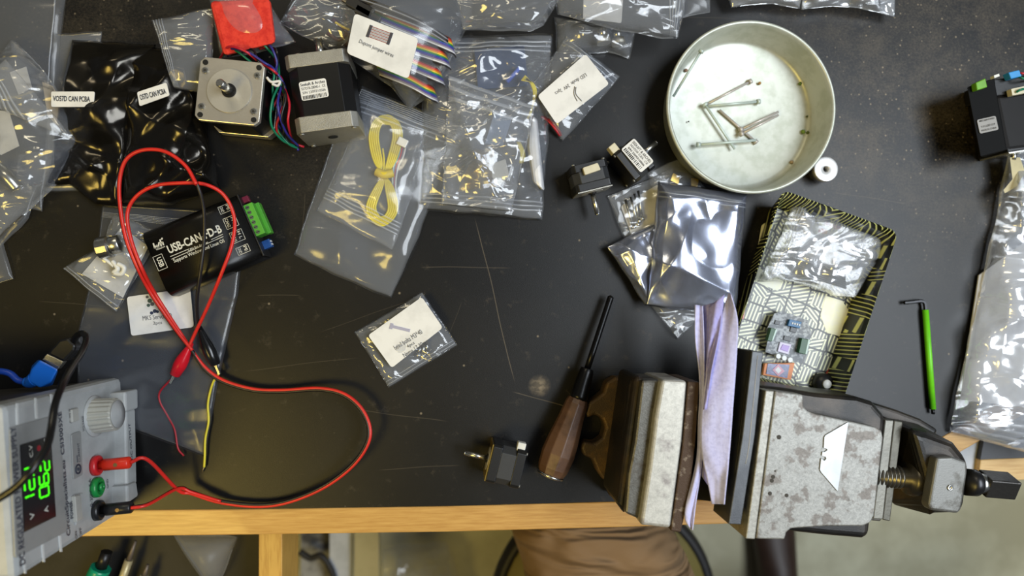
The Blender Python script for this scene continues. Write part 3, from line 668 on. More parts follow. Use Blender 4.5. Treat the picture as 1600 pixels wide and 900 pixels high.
# ================================================================== TIN, PINS, SPACER
tin = thing('round_tin', P(1150, 182, 0), 'shallow round metal tin holding loose steel pins', 'tin')
zr = 0.034; cr = P(1174, 167.5, zr); RR = (P(1306, 168, zr)-P(1042, 168, zr)).length/2
rb = RR*0.925
tinm = mat('galvanised_tin', (196, 200, 190), 0.42, 0.35, bump=0.08, bscale=120, c2=(182, 187, 174), vscale=60, rvar=0.06)
prof = [(0.0, 0.0), (rb-0.004, 0.0), (rb, 0.003), (RR-0.003, zr-0.003), (RR, zr-0.001), (RR, zr+0.001), (RR-0.0015, zr+0.0022), (RR-0.0035, zr+0.001), (RR-0.0045, zr-0.003), (rb-0.0015, 0.004), (rb-0.005, 0.0022), (rb-0.008, 0.0012), (0.0, 0.0012)]
b = BM(); lathe(b, prof, (cr.x, cr.y, 0), 128); new('pan', b, tinm, tin)
for i, (px, py, rr, cm, lb) in enumerate(((1250, 131, 2.8, (96, 120, 40), 'green crumb near the right wall of the tin'), (1255, 206, 3.6, (110, 136, 50), 'larger green crumb low on the right side of the tin'), (1262, 207, 2.6, (86, 100, 52), 'dark green crumb touching the larger green one in the tin'), (1187, 130, 2.8, (170, 132, 84), 'tan crumb right of the centre pins in the tin'), (1072, 110, 3.0, (150, 116, 96), 'brown crumb beside the pin at the left wall of the tin'), (1237, 253, 3.0, (172, 150, 118), 'tan crumb at the front right of the tin'), (1264, 182, 1.8, (90, 96, 60), 'tiny dark crumb on the right wall of the tin'), (1076, 190, 1.4, (60, 56, 48), 'tiny black speck in the left of the tin'))):
    b = BM(); c = P(px, py, 0.0035); r = bmesh.ops.create_icosphere(b, subdivisions=2, radius=rr/1667)
    for v in b.verts: v.co *= 1+0.35*noise.noise(v.co*900+Vector((i, 0, 0)))
    bmesh.ops.translate(b, vec=c, verts=b.verts)
    if px == 1264: bmesh.ops.translate(b, vec=Vector((-0.002, 0, 0.0)), verts=b.verts)
    tag(new('crumb', b, mat('crumb_%d_%d_%d' % cm, cm, 0.8), smooth=True), lb, 'crumb')
pins = [((1171, 128), (1104, 163), 'polished pin pointing to the back right from the crossing at the tin centre left'),
        ((1184, 159), (1105, 166), 'pin lying almost level, ending right of the tin centre'),
        ((1102, 164), (1148, 233), 'long pin running front to back from the left crossing in the tin'),
        ((1092, 226), (1181, 219), 'pin lying level nearest the front of the tin'),
        ((1180, 221), (1124, 172), 'pin under the pair, slanting down to the right in the tin'),
        ((1158, 202), (1216, 175), 'upper one of the parallel pins right of the tin centre'),
        ((1159, 209), (1216, 180), 'lower one of the parallel pins right of the tin centre'),
        ((1095, 81), (1052, 151), 'greenish pin leaning against the left wall of the tin')]
pinm = mat('polished_pin', (196, 190, 184), 0.35, 0.3); ping = mat('zinc_pin', (196, 210, 203), 0.4, 0.2)
for i, (h_, t_, lb) in enumerate(pins):
    z = 0.0035+0.0016*(i % 4); zz = 0.03 if i == 7 else z
    A = P(*h_, zz); B = P(*t_, 0.010 if i == 7 else z); d = (A-B).normalized()
    root = thing('pin', (B.x, B.y, z-0.002), lb, 'pin')
    b = BM(); cyl(b, B, A, 0.0013, seg=12); new('shank', b, ping if i in (1, 3, 7, 2) else pinm, root)
    b = BM(); cyl(b, A-d*0.001, A+d*0.0022, 0.0026, seg=16); new('head', b, ping if i in (1, 3, 7, 2) else pinm, root)
b = BM(); c = P(1291, 264, 0.016)
rs = 18.8*pxm(1291, 264, 0.016)
lathe(b, [(0.0028, 0.0003), (rs*0.86, 0.0003), (rs*0.86, 0.010), (rs, 0.0102), (rs, 0.0157), (rs-0.0006, 0.016), (0.0034, 0.016), (0.0028, 0.0155)], (c.x, c.y, 0), 48, closed=True)
tag(new('spacer_ring', b, mat('turned_aluminium', (222, 222, 222), 0.38, 0.6, bump=0.1, bscale=700)), 'small turned aluminium disc with a centre hole beside the round tin', 'spacer')

# ================================================================== BACK ROW BAGS
# bag with rainbow ribbon
rb_cols = [(34, 30, 30), (226, 224, 226), (150, 146, 152), (92, 72, 150), (40, 74, 160), (46, 140, 72), (232, 206, 60), (232, 128, 44), (204, 50, 44), (110, 58, 40)]
rbm = [mat('ribbon_%d' % i, c, 0.4) for i, c in enumerate(rb_cols)]
rib = thing('ribbon_cable', P(640, 80, 0.01), 'rainbow coloured jumper ribbon cable folded in a clear bag', 'cable')
ends = [((560, 22), (706, 68)), ((566, 55), (699, 92)), ((572, 78), (690, 119)), ((590, 108), (680, 146))]
for k, (a, c) in enumerate(ends):
    b = BM(); zz = 0.040-0.003*k
    for i in range(10):
        off = (9-i)*2.9-14
        nx, ny = -0.30, 0.95
        if k == 0:
            pts = [(530, -12, zz-0.004), (570, 14, zz), (620, 36, zz+0.004), (670, 56, zz+0.003), (c[0]-2-i*0.2, c[1]+2, zz-0.002), (c[0]+2, c[1]+8, zz-0.014)]
        else:
            pts = [(a[0], a[1]-2, zz-0.003), ((a[0]+c[0])/2, (a[1]+c[1])/2-3, zz+0.004), (c[0]-14, c[1]-5, zz+0.003), (c[0]-3, c[1], zz-0.003), (c[0]+1, c[1]+3, zz-0.014)]
        pts = [(x+nx*off, y-ny*off, z) for x, y, z in pts]
        ptube(b, pts, 0.00085, seg=6, k=5, mi=9-i)
    new('ribbon_layer', b, None, rib, mats=rbm)
b = BM()
for i in range(5):
    ptube(b, [(530+i*2, -14+i*3, .046), (600, 8+i*3.2, .052), (660, 34+i*2.6, .05), (700, 60+i*2, .04)], 0.0009, seg=6, mi=i % 3)
new('loose_wires', b, None, rib, mats=[rbm[0], mat('grey_wire', (130, 132, 138), 0.4), rbm[0]])
b = BM(); box(b, P(563, 12, 0.050), (0.026, 0.009, 0.006), math.radians(-28)); box(b, P(575, 24, 0.050), (0.024, 0.007, 0.006), math.radians(-28)); new('plug_housing', b, BLACKP, rib, bevel=0.0004)
jb = bag('clear bag around the rainbow ribbon cable, at the back of the bench', [(520, -30), (742, -30), (640, 172), (536, 85)], 0.010, 0.046, 0.003, 14, 31, FILM, edges={1: [(738, 26), (706, 90), (672, 150)], 2: [(610, 135)]}, wob=1)
jl = thing('paper_label', P(598, 72, 0.06), 'white jumper wire label on the rainbow cable bag', 'label')
zj = 0.0615
new('sticker', pprism(BM(), rquad([(554, 20.5), (654, 60), (638, 123.5), (541.5, 83)], 7), zj-.0005, zj), PAPER, jl)
new('printed_text', ptext(BM(), 'Dupont jumper wires', 588, 76.5, zj, 58, 8, -22.5), INK, jl)
b = BM(); s = pxm(590, 52, zj); MM = Matrix.Translation(P(593, 54.5, zj+0.0003)) @ Matrix.Rotation(math.radians(-19), 4, 'Z')
for sx in (-1, 1): box(b, (sx*17*s, 0, 0), (4.5*s, 20*s, 0.0003), M=MM)
for k in range(9): box(b, (0, (k-4)*2.1*s, 0), (31*s, 1.1*s, 0.0002), M=MM, mi=1+k % 2)
new('printed_picture', b, None, jl, mats=[mat('print_dark', (64, 62, 68), 0.7), mat('print_red', (150, 82, 74), 0.7), mat('print_grey', (160, 156, 158), 0.7)])
# left neighbour bag with brassy glints
bag('crumpled clear bag of cables left of the jumper wire bag', [(470, -20), (560, -20), (556, 84), (436, 36)], 0.012, 0.030, 0.008, 26, 33, FILMC, edges={2: [(520, 80), (470, 55)]})
b = BM(); ptube(b, [(520, 30, .03), (540, 48, .03), (548, 60, .03), (540, 72, .025)], 0.002, seg=6); ptube(b, [(512, 52, .025), (530, 62, .03), (545, 50, .03)], 0.002, seg=6)
tag(new('dark_cable', b, mat('dark_maroon_wire', (72, 32, 40), 0.4)), 'dark maroon cable inside the crumpled bag left of the jumper bag', 'cable')
b = BM(); ptube(b, [(524, 35, .033), (534, 41, .033), (546, 47, .033)], 0.0012, seg=6)
tag(new('thin_wire', b, rbm[6]), 'short yellow wire inside the crumpled bag left of the jumper bag', 'wire')
# Back centre bags
bag('long clear bag lying along the back edge above the big component bag', [(700, -40), (900, -40), (850, 40), (722, 48)], 0.028, 0.016, 0.006, 16, 41, FILMC, edges={2: [(830, 48), (770, 49)]})
bag('clear bag with a heavy white zip at the back, reaching towards the tin', [(860, -40), (1080, -40), (1061, 61), (870, 22)], 0.030, 0.014, 0.006, 16, 42, FILMC, edges={2: [(1035, 60), (960, 46)]}, zips=(('v', 0.87, 0.10, 4),))
bag('small clear bag corner behind the tin, at the top edge', [(1020, -40), (1112, -30), (1108, 20), (1062, 30)], 0.026, 0.006, 0.003, 20, 43, FILMM)
b = BM(); pprism(b, rquad([(912, -10), (974, -8), (971, 36), (911, 29)], 3), 0.024, 0.0245)
tag(new('paper_card', b, PAPERG), 'white card inside the clear bag behind the LED diode bag', 'card')
bag('crinkled clear bag over the top edge behind the round tin', [(1128, -40), (1262, -40), (1250, 14), (1142, 12)], 0.012, 0.014, 0.007, 34, 44, FILMH, edges={2: [(1210, 5), (1170, 8)]})
bag('crinkled clear bag with a pointed corner at the top edge right of the tin', [(1250, -40), (1402, -40), (1398, 27), (1252, 16)], 0.012, 0.014, 0.009, 30, 45, FILMH, edges={2: [(1345, 12), (1300, 10)]})
# nozzle bag
for i, (px, py, lb) in enumerate(((944, 60, 'left one of the metal fittings in the small bag behind the LED diode bag'), (967, 62, 'right one of the metal fittings in the small bag behind the LED diode bag'))):
    root = thing('metal_fitting', P(px, py, 0.002), lb, 'fitting', None)
    A = P(px, py+8, 0.010); B = P(px-4, py-16, 0.010)
    b = BM(); cyl(b, A, A.lerp(B, 0.4), 0.0072, 0.0066, seg=24); new('collar', b, CASTAL, root)
    b = BM(); cyl(b, A.lerp(B, 0.4), B, 0.0045, seg=20); new('shank', b, STEEL, root)
bag('small clear bag of metal fittings tucked behind the LED diode bag', [(866, 26), (994, 50), (984, 92), (870, 84)], 0.001, 0.020, 0.005, 30, 46, FILMC, edges={2: [(950, 80), (915, 83)]})
# big component bag
cb = bag('big clear bag of parts in the middle of the back row', [(664, 58), (864, 52), (848, 344), (652, 328)], 0.003, 0.020, 0.007, 20, 51, FILMC, zips=(('u', 0.075, 0.05, 3), ('u', 0.93, 0.045, 3)), lump=[(760, 270, 60, 0.012)], edges={1: [(858, 200)]})
bag('second clear bag folded on top of the big parts bag', [(700, 118), (838, 166), (800, 330), (690, 320)], 0.026, 0.008, 0.006, 28, 52, FILMC, zips=(('u', 0.10, 0.16, 3),))
gold = mat('gold_glint', (176, 148, 70), 0.28, 0.85, bump=0.5, bscale=90)  # gold colour stands in for the warm lamp's yellow highlight on the bag
b = BM(); 
rg = random.Random(11)
res = 22
g = [[None]*(res+1) for _ in range(res+1)]
for i in range(res+1):
    for j in range(res+1):
        u, v = i/res, j/res; q = Vector((715, 300)).lerp(Vector((775, 292)), u).lerp(Vector((742, 232)).lerp(Vector((772, 236)), u), v)
        z = 0.010+0.012*math.sin(PI*u)*math.sin(PI*v)+0.006*ridged(Vector((q.x/1500, q.y/1500, 0)), 90, 4)
        g[i][j] = b.verts.new(P(q.x, q.y, z))
for i in range(res):
    for j in range(res): b.faces.new((g[i][j], g[i+1][j], g[i+1][j+1], g[i][j+1]))
ob = new('glint_sheet', b, gold, smooth=True); sm = ob.modifiers.new('thick', 'SOLIDIFY'); sm.thickness = 0.0006
tag(ob, 'crumpled golden sheet added as the warm highlight in the big clear component bag', 'packet')
b = BM()
for k in range(8): ptube(b, [(820-k*0.8, 118+k, .016), (829+k*0.5, 130, .016), (834+k*0.5, 150, .016), (828-k*0.6, 186, .012)], 0.0008, seg=6, k=5)
tag(new('yellow_cable', b, mat('yellow_wire', (232, 214, 40), 0.4)), 'coiled yellow cable in the right side of the big component bag', 'cable')
b = BM()
for k in range(5): ptube(b, [(812+k, 255, .012), (814+k*1.3, 240, .014), (808+k, 222, .012)], 0.0009, seg=6, k=4)
tag(new('yellow_cable', b, mat('yellow_wire')), 'short yellow cable end low in the big component bag', 'cable')
b = BM(); loft(b, [P(x, y, 0.006) for x, y in ((826, 178), (840, 185), (852, 300), (832, 285), (822, 230))], [P(x, y, 0.018) for x, y in ((828, 180), (838, 185), (848, 298), (834, 285), (826, 230))])
tag(new('white_tube', b, mat('white_pvc', (226, 226, 228), 0.3), bevel=0.003), 'white plastic strip along the right side of the big component bag', 'strip')
b = BM(); pprism(b, [(772, 178), (800, 184), (786, 228), (758, 224)], 0.010, 0.014)
tag(new('blue_packet', b, mat('pale_blue_film', (128, 150, 190), 0.4)), 'pale blue packet inside the big component bag', 'packet')
b = BM(); pprism(b, [(770, 255), (790, 248), (796, 275), (780, 290), (768, 276)], 0.010, 0.018)
tag(new('white_connector', b, mat('white_nylon'), bevel=0.001), 'white plastic connector inside the big component bag', 'connector')
b = BM(); ptube(b, [(792, 128, .014), (802, 117, .016), (812, 106, .014)], 0.0022, seg=6); tag(new('blue_wire', b, mat('blue_wire', (70, 100, 200), 0.4)), 'short blue wire at the back of the big component bag', 'wire')
b = BM(); box(b, P(783, 106, .006), (0.05, 0.04, 0.002), 0.1); tag(new('circuit_board', b, mat('dark_blue_board', (38, 58, 96), 0.4), bevel=0.0005), 'dark blue board seen through the back of the component bag', 'board')
for i, (a, c, lb) in enumerate((((706, 262), (742, 236), 'dark steel rod inside the big component bag'), ((713, 268), (748, 242), 'second dark rod beside the first in the component bag'))):
    b = BM(); cyl(b, P(*a, .02), P(*c, .02), 0.0022); tag(new('steel_rod', b, mat('dark_steel', (70, 66, 60), 0.35, 0.9)), lb, 'rod')

# yellow cable bag
bag('large clear zip bag holding the yellow cable coil', [(566, 134), (737, 200), (611, 467), (459, 398)], 0.001, 0.012, 0.0045, 16, 61, FILM, zips=(('u', 0.115, 0.05, 3), ('u', 0.05, 0.06, 6)), edges={0: [(655, 170)], 1: [(690, 270), (655, 370)], 2: [(540, 438)], 3: [(480, 330), (520, 220)]}, lump=[(640, 400, 40, 0.006)])
bag('smaller zip bag inside the large yellow cable bag', [(580, 150), (668, 200), (613, 392), (494, 330)], 0.010, 0.008, 0.004, 18, 62, FILM, zips=(('u', 0.84, 0.08, 4),), edges={1: [(650, 290)]})
yc = thing('yellow_cable', P(602, 270, 0.004), 'yellow cable bundle tied into a figure eight in a clear bag', 'cable')
b = BM()
ym = mat('yellow_wire')
for k in range(5):
    o_ = (k-2)*3.3
    ptube(b, [(597+o_*0.15, 272, .012+0.0005*k), (590-o_*0.9, 250, .013), (584-o_, 215, .014), (590-o_*0.8, 192-o_*0.4, .014), (604, 187-o_, .014), (617+o_*0.8, 194-o_*0.4, .014), (621+o_, 215, .014), (612+o_*0.9, 250, .013), (602+o_*0.2, 272, .012)], 0.0011, seg=8, k=6)
    ptube(b, [(602+o_*0.15, 272, .012), (592-o_*0.8, 292, .013), (580-o_, 322, .014), (586-o_*0.8, 340+o_*0.5, .014), (597, 346+o_, .014), (609+o_*0.8, 338+o_*0.5, .014), (614+o_, 322, .014), (608+o_*0.8, 292, .013), (600-o_*0.2, 272, .012)], 0.0011, seg=8, k=6)
ptube(b, [(598, 232, .013), (600, 250, .013), (599, 270, .013)], 0.001, seg=6); 
new('wire_loops', b, ym, yc)
b = BM(); ptube(b, [(588, 268, .017), (600, 273, .0185), (614, 270, .017)], 0.0042, seg=10, flat=1); new('tie', b, mat('yellow_tape', (220, 196, 60), 0.5), yc)
b = BM(); box(b, P(629, 223, .014), (0.010, 0.008, 0.006), math.radians(-25)); new('connector', b, mat('white_nylon'), yc, bevel=0.0008)
b = BM()
for k in range(5): ptube(b, [(634-k*2.6, 229, .013), (630-k*2.4, 245, .013), (622-k*1.8, 262, .012), (618-k*1.2, 290, .011), (622-k, 320, .011)], 0.0009, seg=6, k=5, mi=k)
new('lead_wires', b, None, yc, mats=[mat('wire_white', (226, 226, 226), 0.4), mat('wire_slate', (110, 100, 130), 0.4), mat('wire_red'), mat('wire_teal', (120, 170, 176), 0.4), mat('wire_white')])

# LED bag
bag('clear bag with a white LED diode label, between big bag and small motors', [(886, 55), (970, 119), (880, 222), (818, 150)], 0.003, 0.012, 0.005, 24, 71, FILMC, zips=(('u', 0.09, 0.06, 2),), edges={2: [(855, 190)]}, lump=[(875, 190, 22, .003)])
ll = thing('paper_label', P(903, 140, 0.018), 'white LED diode label, upside down, on the small clear bag', 'label')
zl = 0.025
new('sticker', pprism(BM(), rquad([(915, 84), (952, 131), (870, 194), (840, 150)], 5), zl-.0005, zl), PAPER, ll)
new('printed_text', ptext(BM(), 'LED diode  24V  2pcs', 891.5, 131, zl, 57, 7.5, 213), INK, ll)
b = BM(); ptube(b, [(898, 135, zl+.0004), (897, 147, zl+.0004), (902, 158, zl+.0004)], 0.00035, seg=5); ptube(b, [(900, 136, zl+.0004), (900, 147, zl+.0004), (909, 158, zl+.0004)], 0.00035, seg=5); new('printed_picture', b, INK, ll)
for k, (c_, o_) in enumerate((('red', 0), ('dark red', 4))):
    b = BM(); ptube(b, [(846+o_, 182, .006), (858+o_, 190, .008), (868+o_, 202, .008), (875+o_*0.5, 212, .005)], 0.0012, seg=8)
    tag(new('diode_wire', b, mat('wire_%s' % c_.replace(' ', '_'), (196-60*k, 30, 44), 0.35)), f'{c_} wire at the tip of the LED diode bag', 'wire')

# ================================================================== MIDDLE: bolt bag
bag('small clear bag of head bolts with a white label, alone in mid bench', [(660, 456), (716, 539), (607, 606), (554, 519)], 0.001, 0.008, 0.0035, 30, 81, FILMC, zips=(('v', 0.92, 0.05, 2),), wob=1)
hl = thing('paper_label', P(635, 517, 0.01), 'white head bolts label on the small bag in mid bench', 'label')
zh = 0.013
new('sticker', pprism(BM(), rquad([(659, 464), (692, 512), (612, 575), (575, 524)], 5), zh-.0004, zh), PAPER, hl)
b = BM(); ptext(b, 'head bolts M3*40', 637.5, 530.5, zh, 50, 8, 32); ptext(b, '4pcs', 642, 539, zh, 13, 6.5, 32); ptext(b, 'Nema 17 30mm', 650, 543.5, zh, 46, 7, 32); new('printed_text', b, INK, hl)
b = BM(); MM = Matrix.Translation(P(625, 513, zh+0.0003)) @ Matrix.Rotation(math.radians(-14), 4, 'Z'); s = pxm(625, 513, zh)
box(b, (2*s, 0, 0), (28*s, 4.5*s, 0.0003), M=MM); box(b, (-14*s, 0, 0), (5*s, 9*s, 0.0004), M=MM); new('printed_picture', b, mat('print_lilac', (168, 166, 186), 0.7), hl)
for i, (a, c, lb) in enumerate((((654, 553), (657, 541), 'left head bolt'), ((661, 554), (662, 538), 'middle head bolt'), ((667, 549), (667, 535), 'right head bolt'))):
    root = thing('bolt', P(*a, 0.001), f'{lb} showing below the label in the small bolt bag', 'bolt')
    A = P(*a, .005); B = P(*c, .005); d = (A-B).normalized()
    b = BM(); cyl(b, A, B, 0.0015, seg=12); new('shank', b, STEEL, root)
    b = BM(); cyl(b, A-d*0.0005, A+d*0.003, 0.0026, seg=16); new('head', b, STEEL, root)

# ================================================================== silver antistatic bags, screws
bag('clear bag of long screws under the silver antistatic bags', [(948, 306), (1052, 262), (1062, 440), (1012, 462)], 0.002, 0.010, 0.003, 24, 91, FILMC)
b = BM(); pprism(b, rquad([(970, 322), (1028, 288), (1042, 410), (1006, 420)], 4), 0.0035, 0.004)
tag(new('paper_card', b, PAPER), 'white card behind the long screws in their bag', 'card')
for i, (a, c, lb) in enumerate((((989, 353), (977, 312), 'first'), ((996, 349), (985, 308), 'second'), ((998, 344), (991, 303), 'third'), ((1003, 340), (997, 298), 'fourth'))):
    root = thing('screw', P(*a, 0.004), f'{lb} long steel screw from the left in the bag of screws', 'screw')
    A = P(*a, .008); B = P(*c, .008); d = (A-B).normalized()
    b = BM(); cyl(b, A, B, 0.0014, seg=12); new('shank', b, STEEL, root)
    b = BM(); cyl(b, A-d*0.0005, A+d*0.003, 0.0026, seg=16); new('head', b, STEEL, root)
bag('clear bag corner behind the silver antistatic bags, tucked under the tin', [(1010, 270), (1060, 248), (1110, 300), (1030, 330)], 0.001, 0.008, 0.004, 30, 92, FILMC)
b = BM(); pprism(b, rquad([(1052, 270), (1062, 276), (1060, 288), (1048, 282)], 2), 0.004, 0.008); tag(new('brass_piece', b, brass), 'small brass piece in the bag corner beside the tin', 'piece')
b = BM(); pprism(b, rquad([(1080, 278), (1092, 280), (1090, 292), (1080, 290)], 2), 0.004, 0.008); tag(new('brass_piece', b, brass), 'brass piece right of the other one, against the tin', 'piece')
bag('silver antistatic bag turned sideways beneath the other, left corner showing', [(948, 385), (1030, 345), (1080, 440), (1008, 478)], 0.012, 0.006, 0.006, 26, 93, ANTIS, name='antistatic_bag', res=80)
bag('clear bag tip poking out below the silver antistatic bags', [(1018, 478), (1088, 470), (1092, 500), (1060, 530)], 0.002, 0.008, 0.005, 34, 94, FILMC)
sb = bag('bright silver antistatic bag with a cut-out glow, front of the tin', [(1028, 284), (1167, 304), (1150, 487), (1010, 478)], 0.020, 0.014, 0.010, 15, 95, ANTIS, name='antistatic_bag', zips=(('u', 0.10, 0.035, 2),), edges={2: [(1080, 486)]}, lump=[(1100, 400, 45, 0.008)], res=90)
sb['label'] = 'bright silver antistatic bag with a ribbed zip top, lying in front of the tin'

# ================================================================== PATTERNED TRAY
def pattern_material(name, gx, lines, ground, freq, cell, sc3=None):
    m = bpy.data.materials.new(name); m.use_nodes = True; N = m.node_tree.nodes; L = m.node_tree.links; b = N['Principled BSDF']
    b.inputs['Roughness'].default_value = 0.3
    g = N.new('ShaderNodeTexCoord'); mp = N.new('ShaderNodeMapping'); mp.inputs['Rotation'].default_value = (0, 0, math.radians(22)); L.new(g.outputs['Object'], mp.inputs[0])
    v = N.new('ShaderNodeTexVoronoi'); v.inputs['Scale'].default_value = cell; v.distance = 'CHEBYCHEV'; v.inputs['Randomness'].default_value = 0.55; v.voronoi_dimensions = '2D'; L.new(mp.outputs[0], v.inputs['Vector'])
    sc = N.new('ShaderNodeSeparateColor'); L.new(v.outputs['Color'], sc.inputs[0])
    # angle chosen per cell among multiples of 60 degrees
    q = N.new('ShaderNodeMath'); q.operation = 'SNAP'; q.inputs[1].default_value = 0.2501; L.new(sc.outputs[0], q.inputs[0])
    an = N.new('ShaderNodeMath'); an.operation = 'MULTIPLY'; an.inputs[1].default_value = 4*math.radians(60); L.new(q.outputs[0], an.inputs[0])
    rt = N.new('ShaderNodeVectorRotate'); rt.rotation_type = 'Z_AXIS'; L.new(mp.outputs[0], rt.inputs[0]); L.new(an.outputs[0], rt.inputs['Angle'])
    sp = N.new('ShaderNodeSeparateXYZ'); L.new(rt.outputs[0], sp.inputs[0])
    mu = N.new('ShaderNodeMath'); mu.operation = 'MULTIPLY'; mu.inputs[1].default_value = freq; L.new(sp.outputs[0], mu.inputs[0])
    sn = N.new('ShaderNodeMath'); sn.operation = 'SINE'; L.new(mu.outputs[0], sn.inputs[0])
    gt = N.new('ShaderNodeMapRange'); gt.inputs[1].default_value = gx; gt.inputs[2].default_value = gx+0.25; L.new(sn.outputs[0], gt.inputs[0])
    mx = N.new('ShaderNodeMix'); mx.data_type = 'RGBA'; mx.inputs[6].default_value = hx(*ground); mx.inputs[7].default_value = hx(*lines); L.new(gt.outputs[0], mx.inputs[0])
    last = mx.outputs[2]
    if sc3:
        ed = N.new('ShaderNodeTexVoronoi'); ed.feature = 'DISTANCE_TO_EDGE'; ed.inputs['Scale'].default_value = cell*0.8; ed.inputs['Randomness'].default_value = 0.25; ed.voronoi_dimensions = '2D'; L.new(mp.outputs[0], ed.inputs['Vector'])
        er = N.new('ShaderNodeMapRange'); er.inputs[1].default_value = 0.045; er.inputs[2].default_value = 0.06; L.new(ed.outputs['Distance'], er.inputs[0])
        m3 = N.new('ShaderNodeMix'); m3.data_type = 'RGBA'; m3.inputs[6].default_value = hx(*sc3); L.new(er.outputs[0], m3.inputs[0]); L.new(last, m3.inputs[7]); last = m3.outputs[2]
    L.new(last, b.inputs['Base Color']); return m
pin_ = pattern_material('printed_tin_inside', 0.1, (240, 242, 205), (104, 108, 102), 1700, 66, (22, 26, 16))
pout = pattern_material('printed_tin_rim', 0.55, (216, 220, 140), (12, 13, 9), 1700, 75)
tray = thing('patterned_tray', P(1270, 470, 0), 'rectangular tin tray printed with black and pale yellow lines', 'tray')
ztr = 0.032
otop = [(1222, 296), (1403, 361), (1318, 640), (1105, 640)]
tc_ = [(1222, 296), (1404, 362), (1314, 636), (1126, 596)]
def inset(pix, z, k):
    ps = [P(x, y, z) for x, y in pix]; c = sum(ps, Vector())/len(ps)
    return [p+(c-p).normalized()*k for p in ps]
rim_o = rquad(tc_, 16, 5)
ro = [P(x, y, ztr) for x, y in rim_o]
ri = inset(rim_o, ztr, 0.004)
cen = sum(ro, Vector())/len(ro)
def sc_(ps, f, z): return [Vector((cen.x+(p.x-cen.x)*f, cen.y+(p.y-cen.y)*f, z)) for p in ps]
loops = [sc_(ro, 0.90, 0.0005), sc_(ro, 0.985, ztr-0.004), sc_(ro, 1.0, ztr), sc_(ro, 0.985, ztr+0.001), sc_(ro, 0.955, ztr-0.004), sc_(ro, 0.885, 0.0018)]
b = BM(); vl = [[b.verts.new(p) for p in lp] for lp in loops]; n = len(ro)
for A_, B_ in zip(vl, vl[1:]):
    for i in range(n): b.faces.new((A_[i], A_[(i+1) % n], B_[(i+1) % n], B_[i]))
bmesh.ops.recalc_face_normals(b, faces=b.faces)
new('wall', b, pout, tray)
b = BM(); prism(b, sc_(ro, 0.889, 0), 0.0004, 0.0019); new('base', b, pin_, tray)
# red printed blotches of the tray
redp = mat('red_print', (212, 60, 52), 0.35, c2=(236, 190, 160), vscale=90); cream = mat('cream_print', (232, 232, 210), 0.35, c2=(236, 236, 196), vscale=90)
b = BM()
for pts in ([(1285, 590), (1296, 575), (1312, 578), (1318, 600), (1300, 615), (1290, 610)], [(1156, 470), (1166, 472), (1162, 498), (1152, 500)], [(1207, 494), (1222, 490), (1232, 497), (1228, 501), (1214, 497)]):
    b = BM(); pprism(b, pts, 0.0019, 0.0022); new('printed_patch', b, redp, tray)
for pts in ([(1185, 418), (1222, 438), (1216, 455), (1180, 440)], [(1290, 462), (1316, 470), (1336, 500), (1322, 528), (1292, 520), (1282, 492)], [(1200, 345), (1190, 400), (1182, 398), (1190, 352)]):
    b = BM(); pprism(b, rquad(pts, 3) if len(pts) == 4 else pts, 0.0019, 0.0022); new('printed_patch', b, cream, tray)
# zip bag in the tray
for k in range(7):
    b = BM(); cyl(b, P(1238-k*0.6, 424-k*3.5, .014+.001*k), P(1322-k*0.3, 450-k*3.4, .014+.001*k), 0.0011, seg=8)
    tag(new('metal_rod', b, mat('grey_rods', (110, 112, 114), 0.35, 0.7)), 'thin grey metal rod of the bunch in the bag on the patterned tray', 'rod', 'thin rods bunched in the tray bag')
b = BM(); pprism(b, rquad([(1262, 335), (1340, 350), (1325, 420), (1245, 410)], 5), 0.009, 0.010)
tag(new('paper_card', b, PAPER), 'white paper with red print inside the bag in the patterned tray', 'paper')
for (x, y, lb) in ((1290, 345, 'middle'), (1304, 350, 'right'), (1280, 356, 'left')):
    b = BM(); pprism(b, rquad([(x, y), (x+14, y+3), (x+12, y+10), (x-2, y+7)], 2), 0.010, 0.0105)
    tag(new('red_sticker', b, redp), lb+' one of three red stickers inside the bag in the patterned tray', 'sticker', 'red stickers in the tray bag')
bag('bright zip bag of parts lying in the patterned tray', [(1240, 312), (1392, 376), (1336, 466), (1184, 440)], 0.012, 0.016, 0.006, 30, 97, FILMH, zips=(('v', 0.09, 0.05, 3),), edges={0: [(1320, 350)], 2: [(1300, 462), (1240, 440)]})
# circuit board
pcb = thing('circuit_board', P(1232, 535, 0.003), 'grey populated circuit board with two green sockets in the patterned tray', 'board')
zc = 0.012
b = BM(); pprism(b, [(1210, 490), (1222, 486), (1262, 500), (1268, 520), (1252, 568), (1196, 550), (1200, 530), (1198, 515)], zc-0.0016, zc); new('board', b, mat('grey_board', (120, 124, 128), 0.5, c2=(176, 180, 182), vscale=260, thr=(0.48, 0.56)), pcb)
def pcbbox(name, quad, h, m, bev=0.0004):
    b = BM(); pprism(b, quad, zc, zc+h); new(name, b, m, pcb, bevel=bev)
grs = mat('dark_green_socket', (28, 84, 44), 0.4)
pcbbox('green_socket', [(1205, 512), (1212, 514), (1206, 534), (1199, 532)], 0.006, grs)
pcbbox('green_socket', [(1253, 528), (1263, 531), (1258, 554), (1248, 551)], 0.006, grs)
pcbbox('terminal_row', [(1212, 514), (1215, 515), (1208, 533), (1205.5, 532)], 0.005, mat('pale_mint', (206, 226, 214), 0.4))
pcbbox('terminal_row', [(1263, 530), (1266, 531), (1261, 554), (1258, 553)], 0.005, mat('pale_mint'))
pcbbox('main_chip', [(1219, 534), (1237, 538), (1232, 554), (1215, 549)], 0.0016, mat('lilac_white', (216, 208, 226), 0.4))
pcbbox('chip_window', [(1223, 538), (1234, 541), (1231, 550), (1219, 546)], 0.0021, mat('lilac', (178, 150, 214), 0.4))
